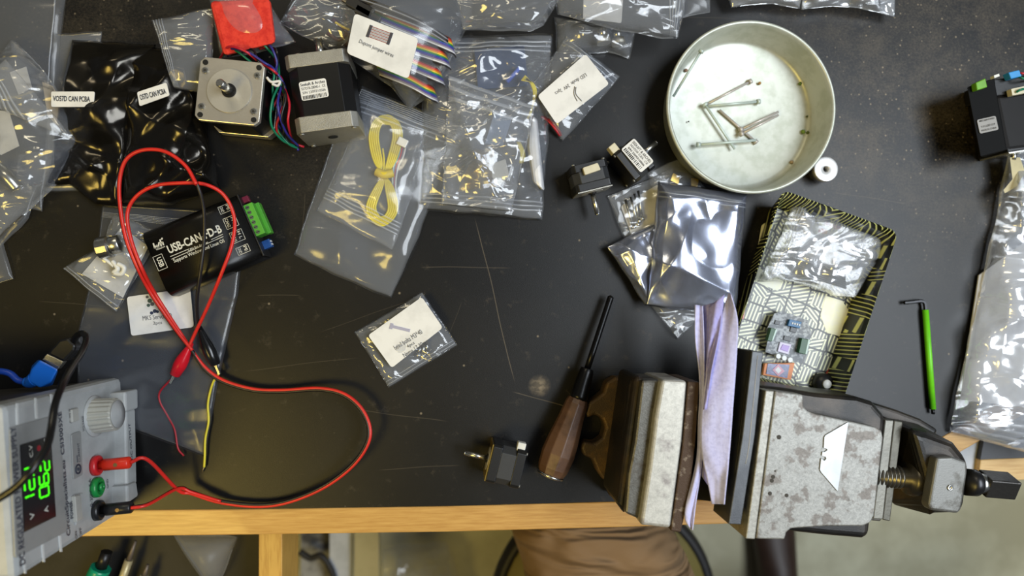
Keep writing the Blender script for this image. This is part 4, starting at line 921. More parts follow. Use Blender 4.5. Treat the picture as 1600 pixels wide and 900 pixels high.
pcbbox('small_chip', [(1226, 524), (1237, 527), (1235, 534), (1224, 531)], 0.0012, mat('dark_grey_chip', (78, 80, 82), 0.4))
pcbbox('small_chip', [(1236, 510), (1246, 513), (1244, 520), (1234, 518)], 0.0012, mat('dark_grey_chip'))
pcbbox('small_chip', [(1212, 500), (1220, 502), (1218, 508), (1210, 506)], 0.0012, mat('dark_grey_chip'))
sw = mat('switch_blue', (22, 104, 156), 0.4)
pcbbox('dip_switch', [(1234, 499), (1253, 503), (1250, 513), (1231, 509)], 0.004, sw)
b = BM()
for k in range(4): c = P(1238.5+k*3.6, 505+k*0.9, zc+0.0043); box(b, c, (0.0014, 0.0018, 0.0006))
new('switch_lever', b, mat('white_nylon'), pcb)
for k in range(3):
    c = P(1213+k*9.2, 556+k*2.8, zc); b = BM(); cyl(b, c, c+Vector((0, 0, 0.005)), 0.0024, seg=20); new('capacitor', b, mat('white_metal_cap', (228, 230, 228), 0.35), pcb)
dsp = thing('display_module', P(1218, 577, 0.003), 'small display module with a blue screen in front of the circuit board', 'display')
b = BM(); pprism(b, [(1195, 568), (1242, 567), (1236, 594), (1192, 586)], 0.006, 0.010); new('case', b, mat('orange_frame', (232, 148, 96), 0.5), dsp, bevel=0.0005)
b = BM(); pprism(b, [(1200, 568), (1234, 570), (1230, 591), (1197, 584)], 0.010, 0.0106); new('screen', b, mat('blue_screen', (52, 66, 118), 0.25, c2=(120, 118, 170), vscale=200), dsp)
b = BM(); pprism(b, [(1207, 578), (1216, 569), (1226, 580), (1216, 588)], 0.0106, 0.0110); new('screen_icon', b, mat('screen_pink', (214, 156, 176), 0.4), dsp)
b = BM(); pprism(b, [(1211, 578), (1216, 573), (1221, 579), (1216, 584)], 0.0110, 0.0112); new('screen_icon', b, mat('screen_white', (226, 230, 232), 0.4), dsp)
b = BM(); c = P(1283, 598, 0.003); lathe(b, [(0, 0), (0.010, 0), (0.0105, 0.004), (0.009, 0.010), (0, 0.0105)], (c.x, c.y, 0.003), 32); kb = thing('push_button', (c.x, c.y, .003), 'black round button with a white centre at the front of the tray', 'button'); new('housing', b, BLACKP, kb, smooth=False)
b = BM(); lathe(b, [(0, 0.0105), (0.0048, 0.0105), (0.0042, 0.0125), (0, 0.013)], (c.x, c.y, 0.003), 24); new('cap', b, mat('white_nylon'), kb)

# ================================================================== VISE
CI = mat('dark_cast_iron', (40, 37, 34), 0.5, 0.55, bump=0.25, bscale=900, c2=(70, 56, 40), vscale=26, thr=(0.5, 0.75))
CIR = mat('rusty_cast_iron', (72, 58, 42), 0.55, 0.45, bump=0.35, bscale=800, c2=(110, 82, 44), vscale=40, thr=(0.45, 0.7))
CIB = mat('oily_cast_iron', (34, 33, 32), 0.4, 0.45, bump=0.1, bscale=900, c2=(60, 54, 48), vscale=20)
JST = mat('worn_grey_steel', (104, 102, 96), 0.45, 0.6, bump=0.15, bscale=700, c2=(70, 60, 48), vscale=60, thr=(0.52, 0.68), fine=0.5)
JTP = mat('bright_jaw_steel', (196, 194, 186), 0.45, 0.35, bump=0.08, bscale=900, c2=(150, 144, 140), vscale=40, thr=(0.55, 0.66), fine=0.4)
JBR = mat('bright_worn_steel', (168, 166, 158), 0.45, 0.45, bump=0.08, bscale=900, c2=(140, 136, 128), vscale=60, thr=(0.50, 0.66), fine=0.5)
PLT = mat('scuffed_ground_steel', (162, 162, 158), 0.48, 0.35, bump=0.06, bscale=900, c2=(130, 124, 118), vscale=70, thr=(0.52, 0.575), rvar=0.08, fine=0.55)
RJ = mat('rust_brown_serrated', (74, 56, 42), 0.6, 0.4, bump=0.4, bscale=1100, c2=(140, 126, 110), vscale=120, thr=(0.55, 0.68))
vise = thing('bench_vise', P(1150, 700, 0), 'large steel bench vise clamped on the right front corner', 'vise')
def vp(name, pixs, z0, z1, m, bev=0.0015, seg=2):
    return new(name, pprism(BM(), pixs, z0, z1), m, vise, bevel=bev, seg=seg)
# base lug with slot (on the bench)
zl_ = 0.020
vp('base_lug', [(1000, 592), (962, 589), (948, 597), (943, 613), (932, 622), (920, 630), (914, 646), (918, 654), (930, 648), (941, 655), (946, 668), (941, 684), (930, 693), (912, 690), (908, 700), (912, 712), (926, 718), (934, 738), (942, 750), (956, 753), (975, 775), (1010, 775)], 0.0008, zl_, CIR, 0.004, 3)
vp('base_lug', [(1355, 626), (1350, 640), (1440, 690), (1462, 682), (1468, 672), (1440, 655), (1400, 640)], 0.0008, 0.02, CIB, 0.004, 3)
# fixed jaw casting: wide foot, narrower top
lo = [P(x, y, 0.004) for x, y in ((966, 600), (1110, 610), (1080, 775), (945, 775))]
hi = [P(x, y, 0.088) for x, y in ((984, 586), (1090, 590), (1060, 815), (962, 788))]
new('fixed_casting', loft(BM(), lo, hi), CI, vise, bevel=0.008, seg=3)
vp('fixed_casting', [(992, 588), (1008, 588), (978, 806), (964, 788), (968, 760)], 0.03, 0.094, CI, 0.005, 3)
vp('jaw_shoulder', [(1003, 594), (1034, 594), (1000, 812), (977, 802), (982, 740), (992, 690)], 0.05, 0.101, JST, 0.002)
vp('jaw_top', [(1034, 593), (1074, 595), (1066, 690), (1048, 826), (1000, 821), (1014, 730), (1024, 650)], 0.05, 0.110, JTP, 0.003, 3)
vp('jaw_insert', [(1075, 596), (1093, 597), (1087, 690), (1078, 770), (1064, 832), (1048, 830), (1066, 700)], 0.05, 0.107, RJ, 0.001)
# slide under the jaws
vp('slide', [(1100, 654), (1384, 658), (1412, 662), (1376, 815), (1360, 813), (1080, 780)], 0.012, 0.062, mat('greasy_steel', (70, 66, 60), 0.4, 0.7), 0.001)
vp('slide_rail', [(1383, 656), (1397, 657), (1380, 812), (1364, 811)], 0.060, 0.070, mat('rail_steel', (120, 118, 110), 0.45, 0.7, bump=0.2, bscale=300), 0.001)
vp('slide_rail', [(1397, 657), (1411, 659), (1391, 815), (1379, 812)], 0.050, 0.066, mat('rail_steel_dark', (92, 90, 82), 0.45, 0.7, bump=0.2, bscale=300), 0.001)
# moving jaw
vp('moving_casting', [(1186, 602), (1225, 606), (1275, 614), (1340, 620), (1366, 628), (1386, 650), (1385, 668), (1368, 770), (1360, 840), (1350, 843), (1290, 838), (1235, 832), (1165, 842), (1160, 800)], 0.035, 0.092, CIB, 0.009, 4)
vp('moving_casting', [(1164, 676), (1200, 676), (1180, 810), (1150, 800)], 0.010, 0.080, CI, 0.004)
vp('top_plate', [(1211, 611), (1255, 617), (1256, 636), (1262, 642), (1275, 647), (1330, 659), (1370, 668), (1378, 673), (1380, 684), (1366, 806), (1360, 817), (1348, 822), (1290, 822), (1236, 826), (1229, 832), (1226, 843), (1181, 842)], 0.085, 0.108, PLT, 0.0012)
vp('jaw_insert', [(1196, 610), (1210, 611), (1180, 843), (1165, 842), (1172, 790)], 0.060, 0.1085, JBR, 0.001)
b = BM()
for (x, y, r_) in ((1217, 683, 3.6), (1208, 745, 3.2), (1206, 751, 3.2), (1203, 771, 3.2), (1229, 774, 3.0), (1211, 736, 1.4)):
    c = P(x, y, 0.108); cyl(b, c, c+Vector((0, 0, 0.0003)), r_/1865, seg=20)
new('punch_mark', b, mat('punch_dark', (66, 62, 56), 0.7, 0.3), vise)
# screw
zs = 0.062
scr_d = mat('screw_steel', (110, 107, 100), 0.3, 0.8)
A = P(1362, 742, zs); B = P(1406, 744, zs); dirx = (P(1590, 760, zs)-P(1362, 741, zs)).normalized(); L_ = (B-A).length
MS = frame(A, dirx, (0, 0, 1))
prof = [(0.0, 0.0)]
nt_ = 7
for k in range(nt_): 
    z_ = L_*k/nt_; pz = L_/nt_; prof += [(0.0078, z_+0.0001), (0.0105, z_+pz*0.25), (0.0108, z_+pz*0.55), (0.0078, z_+pz*0.8)]
prof += [(0.0, L_)]
b = BM(); lathe(b, prof, seg=40, M=MS); new('lead_screw', b, scr_d, vise)
b = BM(); lathe(b, [(0, L_*0.75), (0.0095, L_*0.75), (0.0095, L_+0.006), (0.015, L_+0.007), (0.0165, L_+0.012), (0.016, L_+0.020), (0.013, L_+0.024), (0, L_+0.024)], seg=40, M=MS); new('collar', b, mat('oily_brown_steel', (92, 88, 80), 0.35, 0.8), vise, smooth=False)
# rear housing dome
lo = [P(x, y, 0.01) for x, y in ((1385, 650), (1430, 660), (1478, 700), (1500, 740), (1490, 785), (1440, 795), (1385, 790))]
hi = [P(x, y, 0.082) for x, y in ((1420, 668), (1450, 676), (1490, 690), (1514, 718), (1504, 803), (1462, 802), (1456, 790))]
new('rear_housing', loft(BM(), lo, hi), CIB, vise, bevel=0.010, seg=4)
vp('nut_block', [(1464, 715), (1488, 714), (1512, 722), (1512, 740), (1503, 796), (1498, 803), (1455, 798), (1451, 790), (1458, 750)], 0.080, 0.092, JST if False else mat('block_steel', (120, 120, 117), 0.45, 0.5, bump=0.12, bscale=800, c2=(92, 90, 85), vscale=50, thr=(0.55, 0.65)), 0.004, 3)
c = P(1484, 762, 0.092); b = BM(); lathe(b, [(0, 0), (0.0028, 0), (0.0026, 0.001), (0.0014, 0.0012), (0.0012, 0.0004), (0, 0.0004)], (c.x, c.y, 0.092), 20); new('oil_nipple', b, STEEL, vise)
E = P(1508, 753, zs)
ME = frame(E, dirx, (0, 0, 1))
b = BM(); lathe(b, [(0, 0), (0.0125, 0), (0.0125, 0.010), (0.0115, 0.0115), (0, 0.0115)], seg=36, M=ME); new('shaft_collar', b, mat('dark_bar_steel', (60, 60, 62), 0.35, 0.8), vise)
b = BM(); lathe(b, [(0, 0.010), (0.0095, 0.010), (0.0095, 0.020), (0, 0.020)], seg=36, M=ME); new('shaft_ring', b, STEEL, vise)
b = BM(); MQ = ME @ Matrix.Rotation(math.radians(20), 4, 'Z'); box(b, (0, 0, 0.032), (0.019, 0.019, 0.030), M=MQ); new('square_end', b, mat('dark_square_steel', (78, 76, 74), 0.35, 0.8, bump=0.2, bscale=400), vise, bevel=0.0012)
# utility blade
ub = pprism(BM(), [(1326, 659), (1309, 768), (1283, 738), (1281, 734), (1283, 716), (1288, 720), (1291, 717), (1290, 714), (1284, 712), (1285, 706), (1289, 706), (1293, 703), (1291, 701), (1287, 700), (1288, 683), (1290, 680)], 0.1083, 0.1092)
tag(new('utility_blade', ub, mat('clean_blade_steel', (186, 190, 194), 0.38, 0.25), bevel=0.0002), 'bright trapezoid utility knife blade lying on the vise plate', 'blade')
# loose steel bar clamped
sb_ = thing('steel_jaw_cover', P(1160, 690, 0.05), 'black steel angle bar standing left of the moving vise jaw', 'jaw cover')
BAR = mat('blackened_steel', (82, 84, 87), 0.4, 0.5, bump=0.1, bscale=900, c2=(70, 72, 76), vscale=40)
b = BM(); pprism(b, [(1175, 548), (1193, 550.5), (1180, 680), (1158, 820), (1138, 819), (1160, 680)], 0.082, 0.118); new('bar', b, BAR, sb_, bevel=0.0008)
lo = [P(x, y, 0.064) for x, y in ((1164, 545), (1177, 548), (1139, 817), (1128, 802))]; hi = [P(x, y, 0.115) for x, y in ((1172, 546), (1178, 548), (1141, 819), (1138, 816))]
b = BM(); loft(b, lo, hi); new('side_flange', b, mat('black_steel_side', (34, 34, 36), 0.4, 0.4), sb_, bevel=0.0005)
b = BM(); tube(b, [P(x, y, 0.1182) for x, y in ((1184, 556), (1180, 600), (1176, 640), (1170, 700), (1165, 725))], 0.00022, seg=4, k=2); new('scratch', b, mat('bare_scratch', (210, 208, 200), 0.5), sb_)
# paper cloths
def cloth(label, L0, R0, zL, zR, col, seed, wv=0.002):
    """sheet whose left/right borders are pixel polylines with heights"""
    b = BM(); n, m_ = 40, 14
    L1 = pix(L0); R1 = pix(R0); rows = []
    def ev(Q, t): k = len(Q)-1; x = t*k; i = min(int(x), k-1); return Q[i].lerp(Q[i+1], x-i)
    L1 = [Vector((p.x, p.y, 0)) for p in catmull(L1, 6)]; R1 = [Vector((p.x, p.y, 0)) for p in catmull(R1, 6)]
    for i in range(n+1):
        t = i/n; r = []
        for j in range(m_+1):
            s = j/m_; q = ev(L1, t).lerp(ev(R1, t), s); z = zL+(zR-zL)*s+wv*math.sin(s*5+t*7+seed)+0.0015*noise.noise(Vector((t*9, s*3, seed)))
            r.append(b.verts.new(P(q.x, q.y, z)))
        rows.append(r)
    for i in range(n):
        for j in range(m_): b.faces.new((rows[i][j], rows[i][j+1], rows[i+1][j+1], rows[i+1][j]))
    bmesh.ops.recalc_face_normals(b, faces=b.faces)
    o = new('paper_towel', b, col, smooth=True); s_ = o.modifiers.new('thick', 'SOLIDIFY'); s_.thickness = 0.0009; s_.offset = 0
    tag(o, label, 'paper towel'); return o
def towel_mat(name, c, stain=False):
    m = mat(name, c, 0.85, bump=0.5, bscale=160, c2=tuple(max(0, x-14) for x in c), vscale=300)
    return m
TW = towel_mat('lilac_paper', (200, 200, 240)); TW2 = towel_mat('lilac_paper_deep', (172, 168, 224))
def dots(m):
    N = m.node_tree.nodes; L = m.node_tree.links; b = N['Principled BSDF']
    g = N.new('ShaderNodeNewGeometry'); v = N.new('ShaderNodeTexVoronoi'); v.inputs['Scale'].default_value = 420; v.inputs['Randomness'].default_value = 0.5
    L.new(g.outputs['Position'], v.inputs['Vector']); bp = N.new('ShaderNodeBump'); bp.inputs['Strength'].default_value = 0.3; bp.inputs['Distance'].default_value = 0.0004
    L.new(v.outputs['Distance'], bp.inputs['Height']); L.new(bp.outputs[0], b.inputs['Normal'])
dots(TW)
cloth('lilac paper towel sheet nearest the fixed vise jaw, with a torn front tip', [(1086, 476), (1086, 530), (1093, 590), (1091, 660), (1088, 720), (1070, 800), (1078, 826)], [(1098, 478), (1100, 540), (1100, 600), (1098, 660), (1096, 730), (1088, 780), (1082, 828)], 0.108, 0.112, TW, 1)
cloth('deep lilac paper towel layer folded between the two lighter sheets', [(1097, 478), (1097, 540), (1097, 600), (1096, 640), (1093, 700), (1094, 740)], [(1126, 470), (1120, 520), (1112, 580), (1104, 640), (1102, 700), (1108, 760)], 0.105, 0.114, TW2, 3)
cloth('dark edged lilac towel fold rising beside the largest sheet', [(1108, 479), (1106, 540), (1102, 590), (1098, 640)], [(1132, 460), (1124, 520), (1112, 580), (1104, 640)], 0.114, 0.122, TW2, 5)
cloth('widest lilac dotted paper towel sheet, left of the black steel bar', [(1139, 456), (1118, 520), (1104, 585), (1096, 640), (1095, 700), (1104, 745), (1112, 787)], [(1142, 460), (1153, 500), (1151, 560), (1146, 630), (1141, 700), (1136, 750), (1132, 788)], 0.116, 0.126, TW, 2, wv=0.0012)

# ================================================================== SCREWDRIVER, HEX KEY
sd = thing('screwdriver', P(880, 690, 0.001), 'long screwdriver with a faceted brown wooden handle by the vise', 'screwdriver')
zc_ = 0.020
A = P(955, 462, 0.012); B = P(917, 578, 0.018)
b = BM(); ps = [A, A.lerp(B, 0.06), A.lerp(B, 0.13), A.lerp(B, 0.3), B]; rr_ = [0.0012, 0.0034, 0.0026, 0.0034, 0.0036]
tube(b, ps, lambda t: 0.0012 if t < 0.01 else (0.0034 if t < 0.3 and t > 0.2 else 0.0032), k=3, seg=14); new('blade', b, mat('black_blade', (22, 22, 24), 0.3, 0.6), sd)
C = P(903, 624, 0.020)
b = BM(); tube(b, [B.lerp(C, -0.05), B.lerp(C, 0.1), B.lerp(C, 0.5), C], lambda t: 0.0062+0.0030*t, k=4, seg=20); new('ferrule', b, mat('black_blade'), sd)
D = P(860, 742, 0.022); dd = (D-C).normalized(); LL = (D-C).length
MH = frame(C-Vector((0, 0, 0.0)), dd, (0, 0, 1))
b = BM(); hv = [(0, -0.002), (0.0095, -0.001), (0.0112, 0.004), (0.0125, LL*0.25), (0.0155, LL*0.55), (0.0165, LL*0.72), (0.0152, LL*0.9), (0.0125, LL), (0, LL+0.0005)]
lathe(b, hv, seg=10, M=MH)
for f in b.faces: f.smooth = False
new('handle', b, mat('walnut_wood', (98, 70, 50), 0.45, bump=0.25, bscale=200, c2=(68, 46, 32), vscale=30, stretch=(1, 1, 0.25)), sd, bevel=0.0008)
b = BM(); lathe(b, [(0, LL-0.001), (0.0138, LL-0.001), (0.0136, LL+0.0006), (0.006, LL+0.003), (0, LL+0.003)], seg=28, M=MH); new('end_cap', b, STEEL, sd)
hk = thing('hex_key', P(1450, 560, 0.001), 'hex key with a bright green sleeve lying right of the tray', 'hex key')
zk = 0.0045
b = BM(); ptube(b, [(1413, 473, zk), (1425, 472, zk), (1437, 470.5, zk), (1443, 472, zk), (1445, 477, zk), (1446, 488, zk)], 0.0019, seg=6, smooth=False); new('short_arm', b, mat('black_oxide', (50, 50, 52), 0.3, 0.8), hk)
b = BM(); cyl(b, P(1446, 484, zk), P(1457.5, 639, zk), 0.0030, seg=20); new('green_sleeve', b, mat('neon_green_plastic', (112, 214, 30), 0.4), hk)
b = BM(); cyl(b, P(1457.5, 639, zk), P(1458, 647, zk), 0.0018, seg=6); new('tip', b, mat('black_oxide'), hk)

# ================================================================== RIGHT BAG
bag('big bright crumpled clear bag at the right edge of the bench', [(1578, 228), (1680, 232), (1680, 730), (1483, 676)], 0.004, 0.024, 0.011, 15, 99, FILMH, edges={3: [(1494, 630), (1515, 530), (1538, 430), (1562, 320)], 2: [(1600, 706)]}, zips=(('u', 0.94, 0.10, 4),), res=80, wob=1)
b = BM(); pprism(b, [(1530, 430), (1640, 350), (1640, 640), (1500, 625)], 0.003, 0.0045)
tag(new('white_sheet', b, mat('white_foam_sheet', (232, 234, 240), 0.7)), 'white foam sheet inside the big bag at the right edge', 'sheet')

# ================================================================== LEFT: MKS bag, USB-CAN, label, connectors
bag('long grey zip bag under the black USB-CAN box', [(160, 318), (385, 330), (320, 714), (120, 640)], 0.001, 0.004, 0.002, 9, 101, film('grey_milky_film', 0.04, 0.035, 0.2, bump=0.25, tint=(205, 214, 232)), zips=(('u', 0.07, 0.03, 5),), edges={1: [(372, 460), (340, 600)], 3: [(122, 520), (150, 400)]}, wob=1)
ml = thing('paper_label', P(250, 490, 0.006), 'white servo label on the long grey bag, crossed by the red cable', 'label')
zm = 0.008
new('sticker', pprism(BM(), rquad([(198, 464), (297, 450), (303, 511), (205, 525)], 5), zm-.0004, zm), PAPER, ml)
b = BM(); ptext(b, 'MKS Servo57D', 246, 495, zm, 46, 7.5, 6); ptext(b, '2pcs', 246.5, 505, zm, 14, 6.5, 6); new('printed_text', b, INK, ml)
b = BM()
for (x, y, r_, k) in ((234, 470, 3.4, 0), (238, 475, 3.0, 1), (232, 477, 2.6, 0), (242, 486, 3.0, 2), (237, 489, 2.6, 2), (246, 487, 2.2, 2), (230, 464, 2.2, 1)):
    c = P(x, y, zm+0.0001); cyl(b, c, c+Vector((0, 0, 0.0002)), r_/1600, seg=9, mi=k)
new('printed_picture', b, None, ml, mats=[mat('print_dkgreen', (70, 92, 84), 0.7), mat('print_dgrey', (90, 92, 96), 0.7), mat('print_navy', (50, 58, 84), 0.7)])
# small connector bag
bag('small clear bag with a white tag and metal couplings, left of the USB-CAN box', [(178, 335), (252, 365), (182, 489), (98, 418)], 0.008, 0.010, 0.005, 26, 102, FILMC, zips=(('u', 0.95, 0.05, 2),), edges={0: [(215, 345)], 2: [(140, 455)], 3: [(130, 400), (158, 385)]})
b = BM(); pprism(b, [(190, 355), (232, 385), (192, 465), (128, 428)], 0.010, 0.0104); tag(new('paper_card', b, PAPERG), 'white tag inside the small coupling bag', 'card')
for i, (a, c, r_, lb) in enumerate((((155, 389), (174, 385), 0.0105, 'larger ribbed metal coupling in the small bag'), ((174, 384), (190, 380), 0.0085, 'smooth metal coupling beside the ribbed one in the small bag'))):
    b = BM(); A = P(*a, .024); B = P(*c, .024); dv = (B-A)
    MM = frame(A, dv, (0, 0, 1)); lathe(b, [(0, 0), (r_*0.93, 0), (r_, 0.001), (r_, dv.length-0.001), (r_*0.9, dv.length), (0, dv.length)], seg=24, M=MM)
    for f in b.faces: f.smooth = (i == 1)
    tag(new('metal_coupling', b, STEEL), lb, 'coupling')
b = BM(); ptube(b, [(158, 400, .026), (168, 408, .026), (178, 416, .026)], 0.0016, seg=8); ptube(b, [(176, 408, .026), (184, 420, .027), (178, 426, .026), (190, 428, .026), (194, 418, .027), (184, 412, .027)], 0.0022, seg=8)
tag(new('white_clip', b, mat('white_nylon')), 'white plastic clip cluster in the small coupling bag', 'clip')

# USB-CAN box
uc = thing('can_adapter', P(315, 385, 0.006), 'black USB-CAN-FD-B adapter box with white print and green terminal', 'adapter')
zu = 0.032
alu = mat('black_brushed_aluminium', (18, 17, 15), 0.33, 0.3, bump=0.05, bscale=900, stretch=(1, 1, 1))
TLu, TRu, BRu, BLu = (221, 362), (366, 302), (412, 402), (262, 463)
pu = [P(*q, zu) for q in (TLu, TRu, BRu, BLu)]
c0 = sum(pu, Vector())/4; ex = ((pu[1]-pu[0])+(pu[2]-pu[3])).normalized(); lx = ((pu[1]-pu[0]).length+(pu[2]-pu[3]).length)/2; ly = ((pu[0]-pu[3]).length+(pu[1]-pu[2]).length)/2
MU = frame((c0.x, c0.y, 0.006), (0, 0, 1), ex)
# rounded-section extrusion
hh_ = zu-0.006; rr_ = 0.010
sec = []
for (cy, cz, a0) in ((ly/2-rr_, hh_-rr_, 0), (-ly/2+rr_, hh_-rr_, 90), (-ly/2+0.003, 0.003, 180), (ly/2-0.003, 0.003, 270)):
    r__ = rr_ if cz > 0.005 else 0.003
    for k in range(7):
        a = math.radians(a0+15*k); sec.append((cy+r__*math.cos(a), cz+r__*math.sin(a)))
b = BM(); A_ = [b.verts.new(MU @ Vector((-lx/2, y, z))) for y, z in sec]; B_ = [b.verts.new(MU @ Vector((lx/2, y, z))) for y, z in sec]
for i in range(len(sec)): f = b.faces.new((A_[i], A_[(i+1) % len(sec)], B_[(i+1) % len(sec)], B_[i])); f.smooth = True
b.faces.new(A_); b.faces.new(list(reversed(B_))); bmesh.ops.recalc_face_normals(b, faces=b.faces)
new('case', b, alu, uc)
b = BM(); box(b, (lx/2+0.0008, 0, hh_/2), (0.0016, ly*0.96, hh_*0.94), M=MU); new('end_plate', b, mat('end_plate_black', (22, 21, 20), 0.4), uc, bevel=0.0005)
uang = math.degrees(math.atan2(ex.y, ex.x))
b = BM()
def ut(t_, px, py, w_, h_, bold=0.0, da=0): ptext(b, t_, px, py, zu, w_, h_, uang+da, bold)
ut('USB-CAN-FD-B', 304, 373.5, 90, 14, 0.025)
ut('CAN Bus Analyzer', 310, 385, 34, 4.5, 0.01)
ut('Supports Windows and Linux OS', 311.5, 392.5, 86, 7.5, 0.01)
ut('Waveshare', 251, 387.5, 15, 3.2, 0.01)
ut('USB', 251, 409.5, 16, 8, 0.02, -90)
def ubox(px, py, w_, h_, ang=0):
    s = pxm(px, py, zu); M_ = Matrix.Translation(P(px, py, zu)+Vector((0, 0, 0.0003))) @ Matrix.Rotation(math.radians(uang+ang), 4, 'Z')
    for x, y, sx, sy in ((0, h_/2, w_, 0.7), (0, -h_/2, w_, 0.7), (w_/2, 0, 0.7, h_), (-w_/2, 0, 0.7, h_)): box(b, (x*s, y*s, 0), (sx*s, sy*s, 0.0001), M=M_)
def uline(a, c, w_=0.9):
    A = P(*a, zu+0.0003); B = P(*c, zu+0.0003); d = B-A; box(b, (A+B)/2, (d.length, w_*pxm(300, 380, zu), 0.0001), math.atan2(d.y, d.x))
uline((266, 401), (294, 389.5)); uline((330, 374.5), (348, 366)); uline((268, 405), (349, 369.5))
ubox(250.5, 410, 15, 24)
for (x, y, w_, h_, t1, t2) in ((352, 326, 20, 12, 'GND', 'PE'), (361, 347, 20, 18, 'CAN2', 'H L'), (371, 369, 20, 18, 'CAN1', 'H L'), (380, 390, 20, 12, 'GND', 'PE')):
    ubox(x, y, w_, h_); ut(t1, x-5, y+1.5, h_*0.8, 5, 0.01, -90); ut(t2, x+4, y-2, h_*0.7, 5, 0.01, -90)
# maker's mark: slanted double-u, h and a flag stroke
for st_ in ([(239.5, 380), (242, 388), (245, 383), (247.5, 387), (248.5, 378.5)], [(250, 374), (252, 385)], [(251, 380), (254, 378), (255.5, 383)], [(252.5, 374.5), (253.5, 371.5)]):
    for p_, q_ in zip(st_, st_[1:]): uline(p_, q_, 2.2)
new('printed_text', b, WHITEP, uc)
gt_ = mat('green_terminal', (84, 168, 54), 0.45)
ME_ = MU @ Matrix.Translation((lx/2, 0, 0))
b = BM(); box(b, (0.0055, 0.004, hh_*0.60), (0.0095, 0.031, hh_*0.6), M=ME_); box(b, (0.0118, 0.004, hh_*0.36), (0.0035, 0.031, hh_*0.36), M=ME_); term = new('terminal_block', b, gt_, uc, bevel=0.0004)
for k in range(6):
    b = BM(); y = 0.004+(k-2.5)*0.0049; cyl(b, (0.0045, y, hh_*0.90), (0.0045, y, hh_*0.915), 0.0018, seg=16, M=ME_); box(b, (0.0045, y, hh_*0.92), (0.003, 0.0005, 0.0004), M=ME_, mi=1); new('terminal_screw', b, None, term, mats=[mat('screw_greyblue', (110, 130, 120), 0.4, 0.7), BLACKP])
b = BM(); box(b, (0.004, 0.026, hh_*0.5), (0.006, 0.006, 0.006), M=ME_); new('indicator', b, mat('maroon_lens', (120, 40, 60), 0.3), uc, bevel=0.0005)
b = BM(); box(b, (0.005, -0.020, hh_*0.4), (0.008, 0.008, 0.007), M=ME_); new('dip_switch', b, mat('blue_switch', (40, 84, 150), 0.35), uc, bevel=0.0005)
b = BM(); box(b, (0.0093, -0.0185, hh_*0.4), (0.001, 0.0015, 0.004), M=ME_); box(b, (0.0093, -0.0215, hh_*0.4), (0.001, 0.0015, 0.004), M=ME_); new('switch_lever', b, mat('white_nylon'), uc)

# ================================================================== POWER SUPPLY
psu = thing('power_supply', P(100, 700, 0), 'grey bench power supply with a lit green display at the left', 'power supply')
A = P(191, 589, 0); B = P(206, 792, 0)
ez = Vector((0, 0, 1)); ey = (A-B).normalized(); ey.z = 0            # toward the back of the bench
en = Vector((ey.y, -ey.x, 0))                                        # facing direction (right)
WP = (A-B).length
# height such that the top back corner meets the picture at x=0
best = min((abs((lambda q: q)(((RC.inverted() @ (Vector((A.x, A.y, h_/1000))-Vector((0, 0, CH))))).x/-((RC.inverted() @ (Vector((A.x, A.y, h_/1000))-Vector((0, 0, CH))))).z*F+800-4)), h_) for h_ in range(80, 260))
HP = best[1]/1000
MP = Matrix((ey, ez, en)).transposed().to_4x4(); MP.translation = (A+B)/2      # local x: along front (to the back of bench), y: up, z: outward
CASE = mat('light_grey_abs', (176, 179, 179), 0.45, bump=0.05, bscale=1200)
CASE2 = mat('panel_grey', (146, 148, 147), 0.45, bump=0.05, bscale=1200)
def psb(name, c, s, m, bev=0.0012, parent=None, M_=None):
    return new(name, box(BM(), c, s, M=(M_ or MP)), m, parent or psu, bevel=bev)
psb('case', (0, HP/2, -0.135), (WP-0.004, HP-0.004, 0.21), mat('dark_grey_sheet', (60, 58, 54), 0.5), 0.002)
psb('top_cover', (0, HP-0.0005, -0.14), (WP, 0.003, 0.20), mat('cream_cover', (214, 206, 180), 0.5), 0.001)
psb('bezel', (0, HP/2, -0.013), (WP, HP, 0.026), CASE, 0.005)
def pin_px(px, py, n_off=0.0):
    """ray through a pixel meets the front plane (offset n_off) -> local coords"""
    d = RC @ Vector(((px-800)/F, -(py-450)/F, -1)); o = Vector((0, 0, CH)); p0 = MP.translation+en*n_off
    t_ = (p0-o).dot(en)/d.dot(en); w_ = o+d*t_; return MP.inverted() @ w_
def quad_local(pixs, n0, n1, name, m, bev=0.0006, parent=None):
    b = BM(); pts = [pin_px(x, y, n1) for x, y in pixs]
    t_ = [b.verts.new(MP @ Vector((p.x, p.y, n1))) for p in pts]; q_ = [b.verts.new(MP @ Vector((p.x, p.y, n0))) for p in pts]; n = len(pts)
    b.faces.new(t_); b.faces.new(list(reversed(q_)))
    for i in range(n): b.faces.new((t_[(i+1) % n], t_[i], q_[i], q_[(i+1) % n]))
    bmesh.ops.recalc_face_normals(b, faces=b.faces); return new(name, b, m, parent or psu, bevel=bev)
for (a, c) in (((27, 630), (28, 664)), ((56, 622), (58, 654)), ((80, 616), (83, 640)), ((37, 866), (40, 896)), ((67, 850), (69, 878)), ((94, 837), (96, 862))):
    quad_local([(a[0]-1.5, a[1]), (a[0]+1.5, a[1]), (c[0]+1.5, c[1]), (c[0]-1.5, c[1])], 0.0, 0.0006, 'groove', mat('groove_light', (212, 214, 212), 0.5), 0)
pan = quad_local(rquad([(16, 668), (94, 646), (106, 830), (25, 873)], 6), -0.001, 0.0010, 'display_panel', CASE2)
scrn = quad_local([(32, 695), (80, 680), (88, 807), (38, 832)], 0.0, 0.0016, 'display_window', mat('smoked_display', (20, 19, 22), 0.18, spec=0.6), 0.0003)
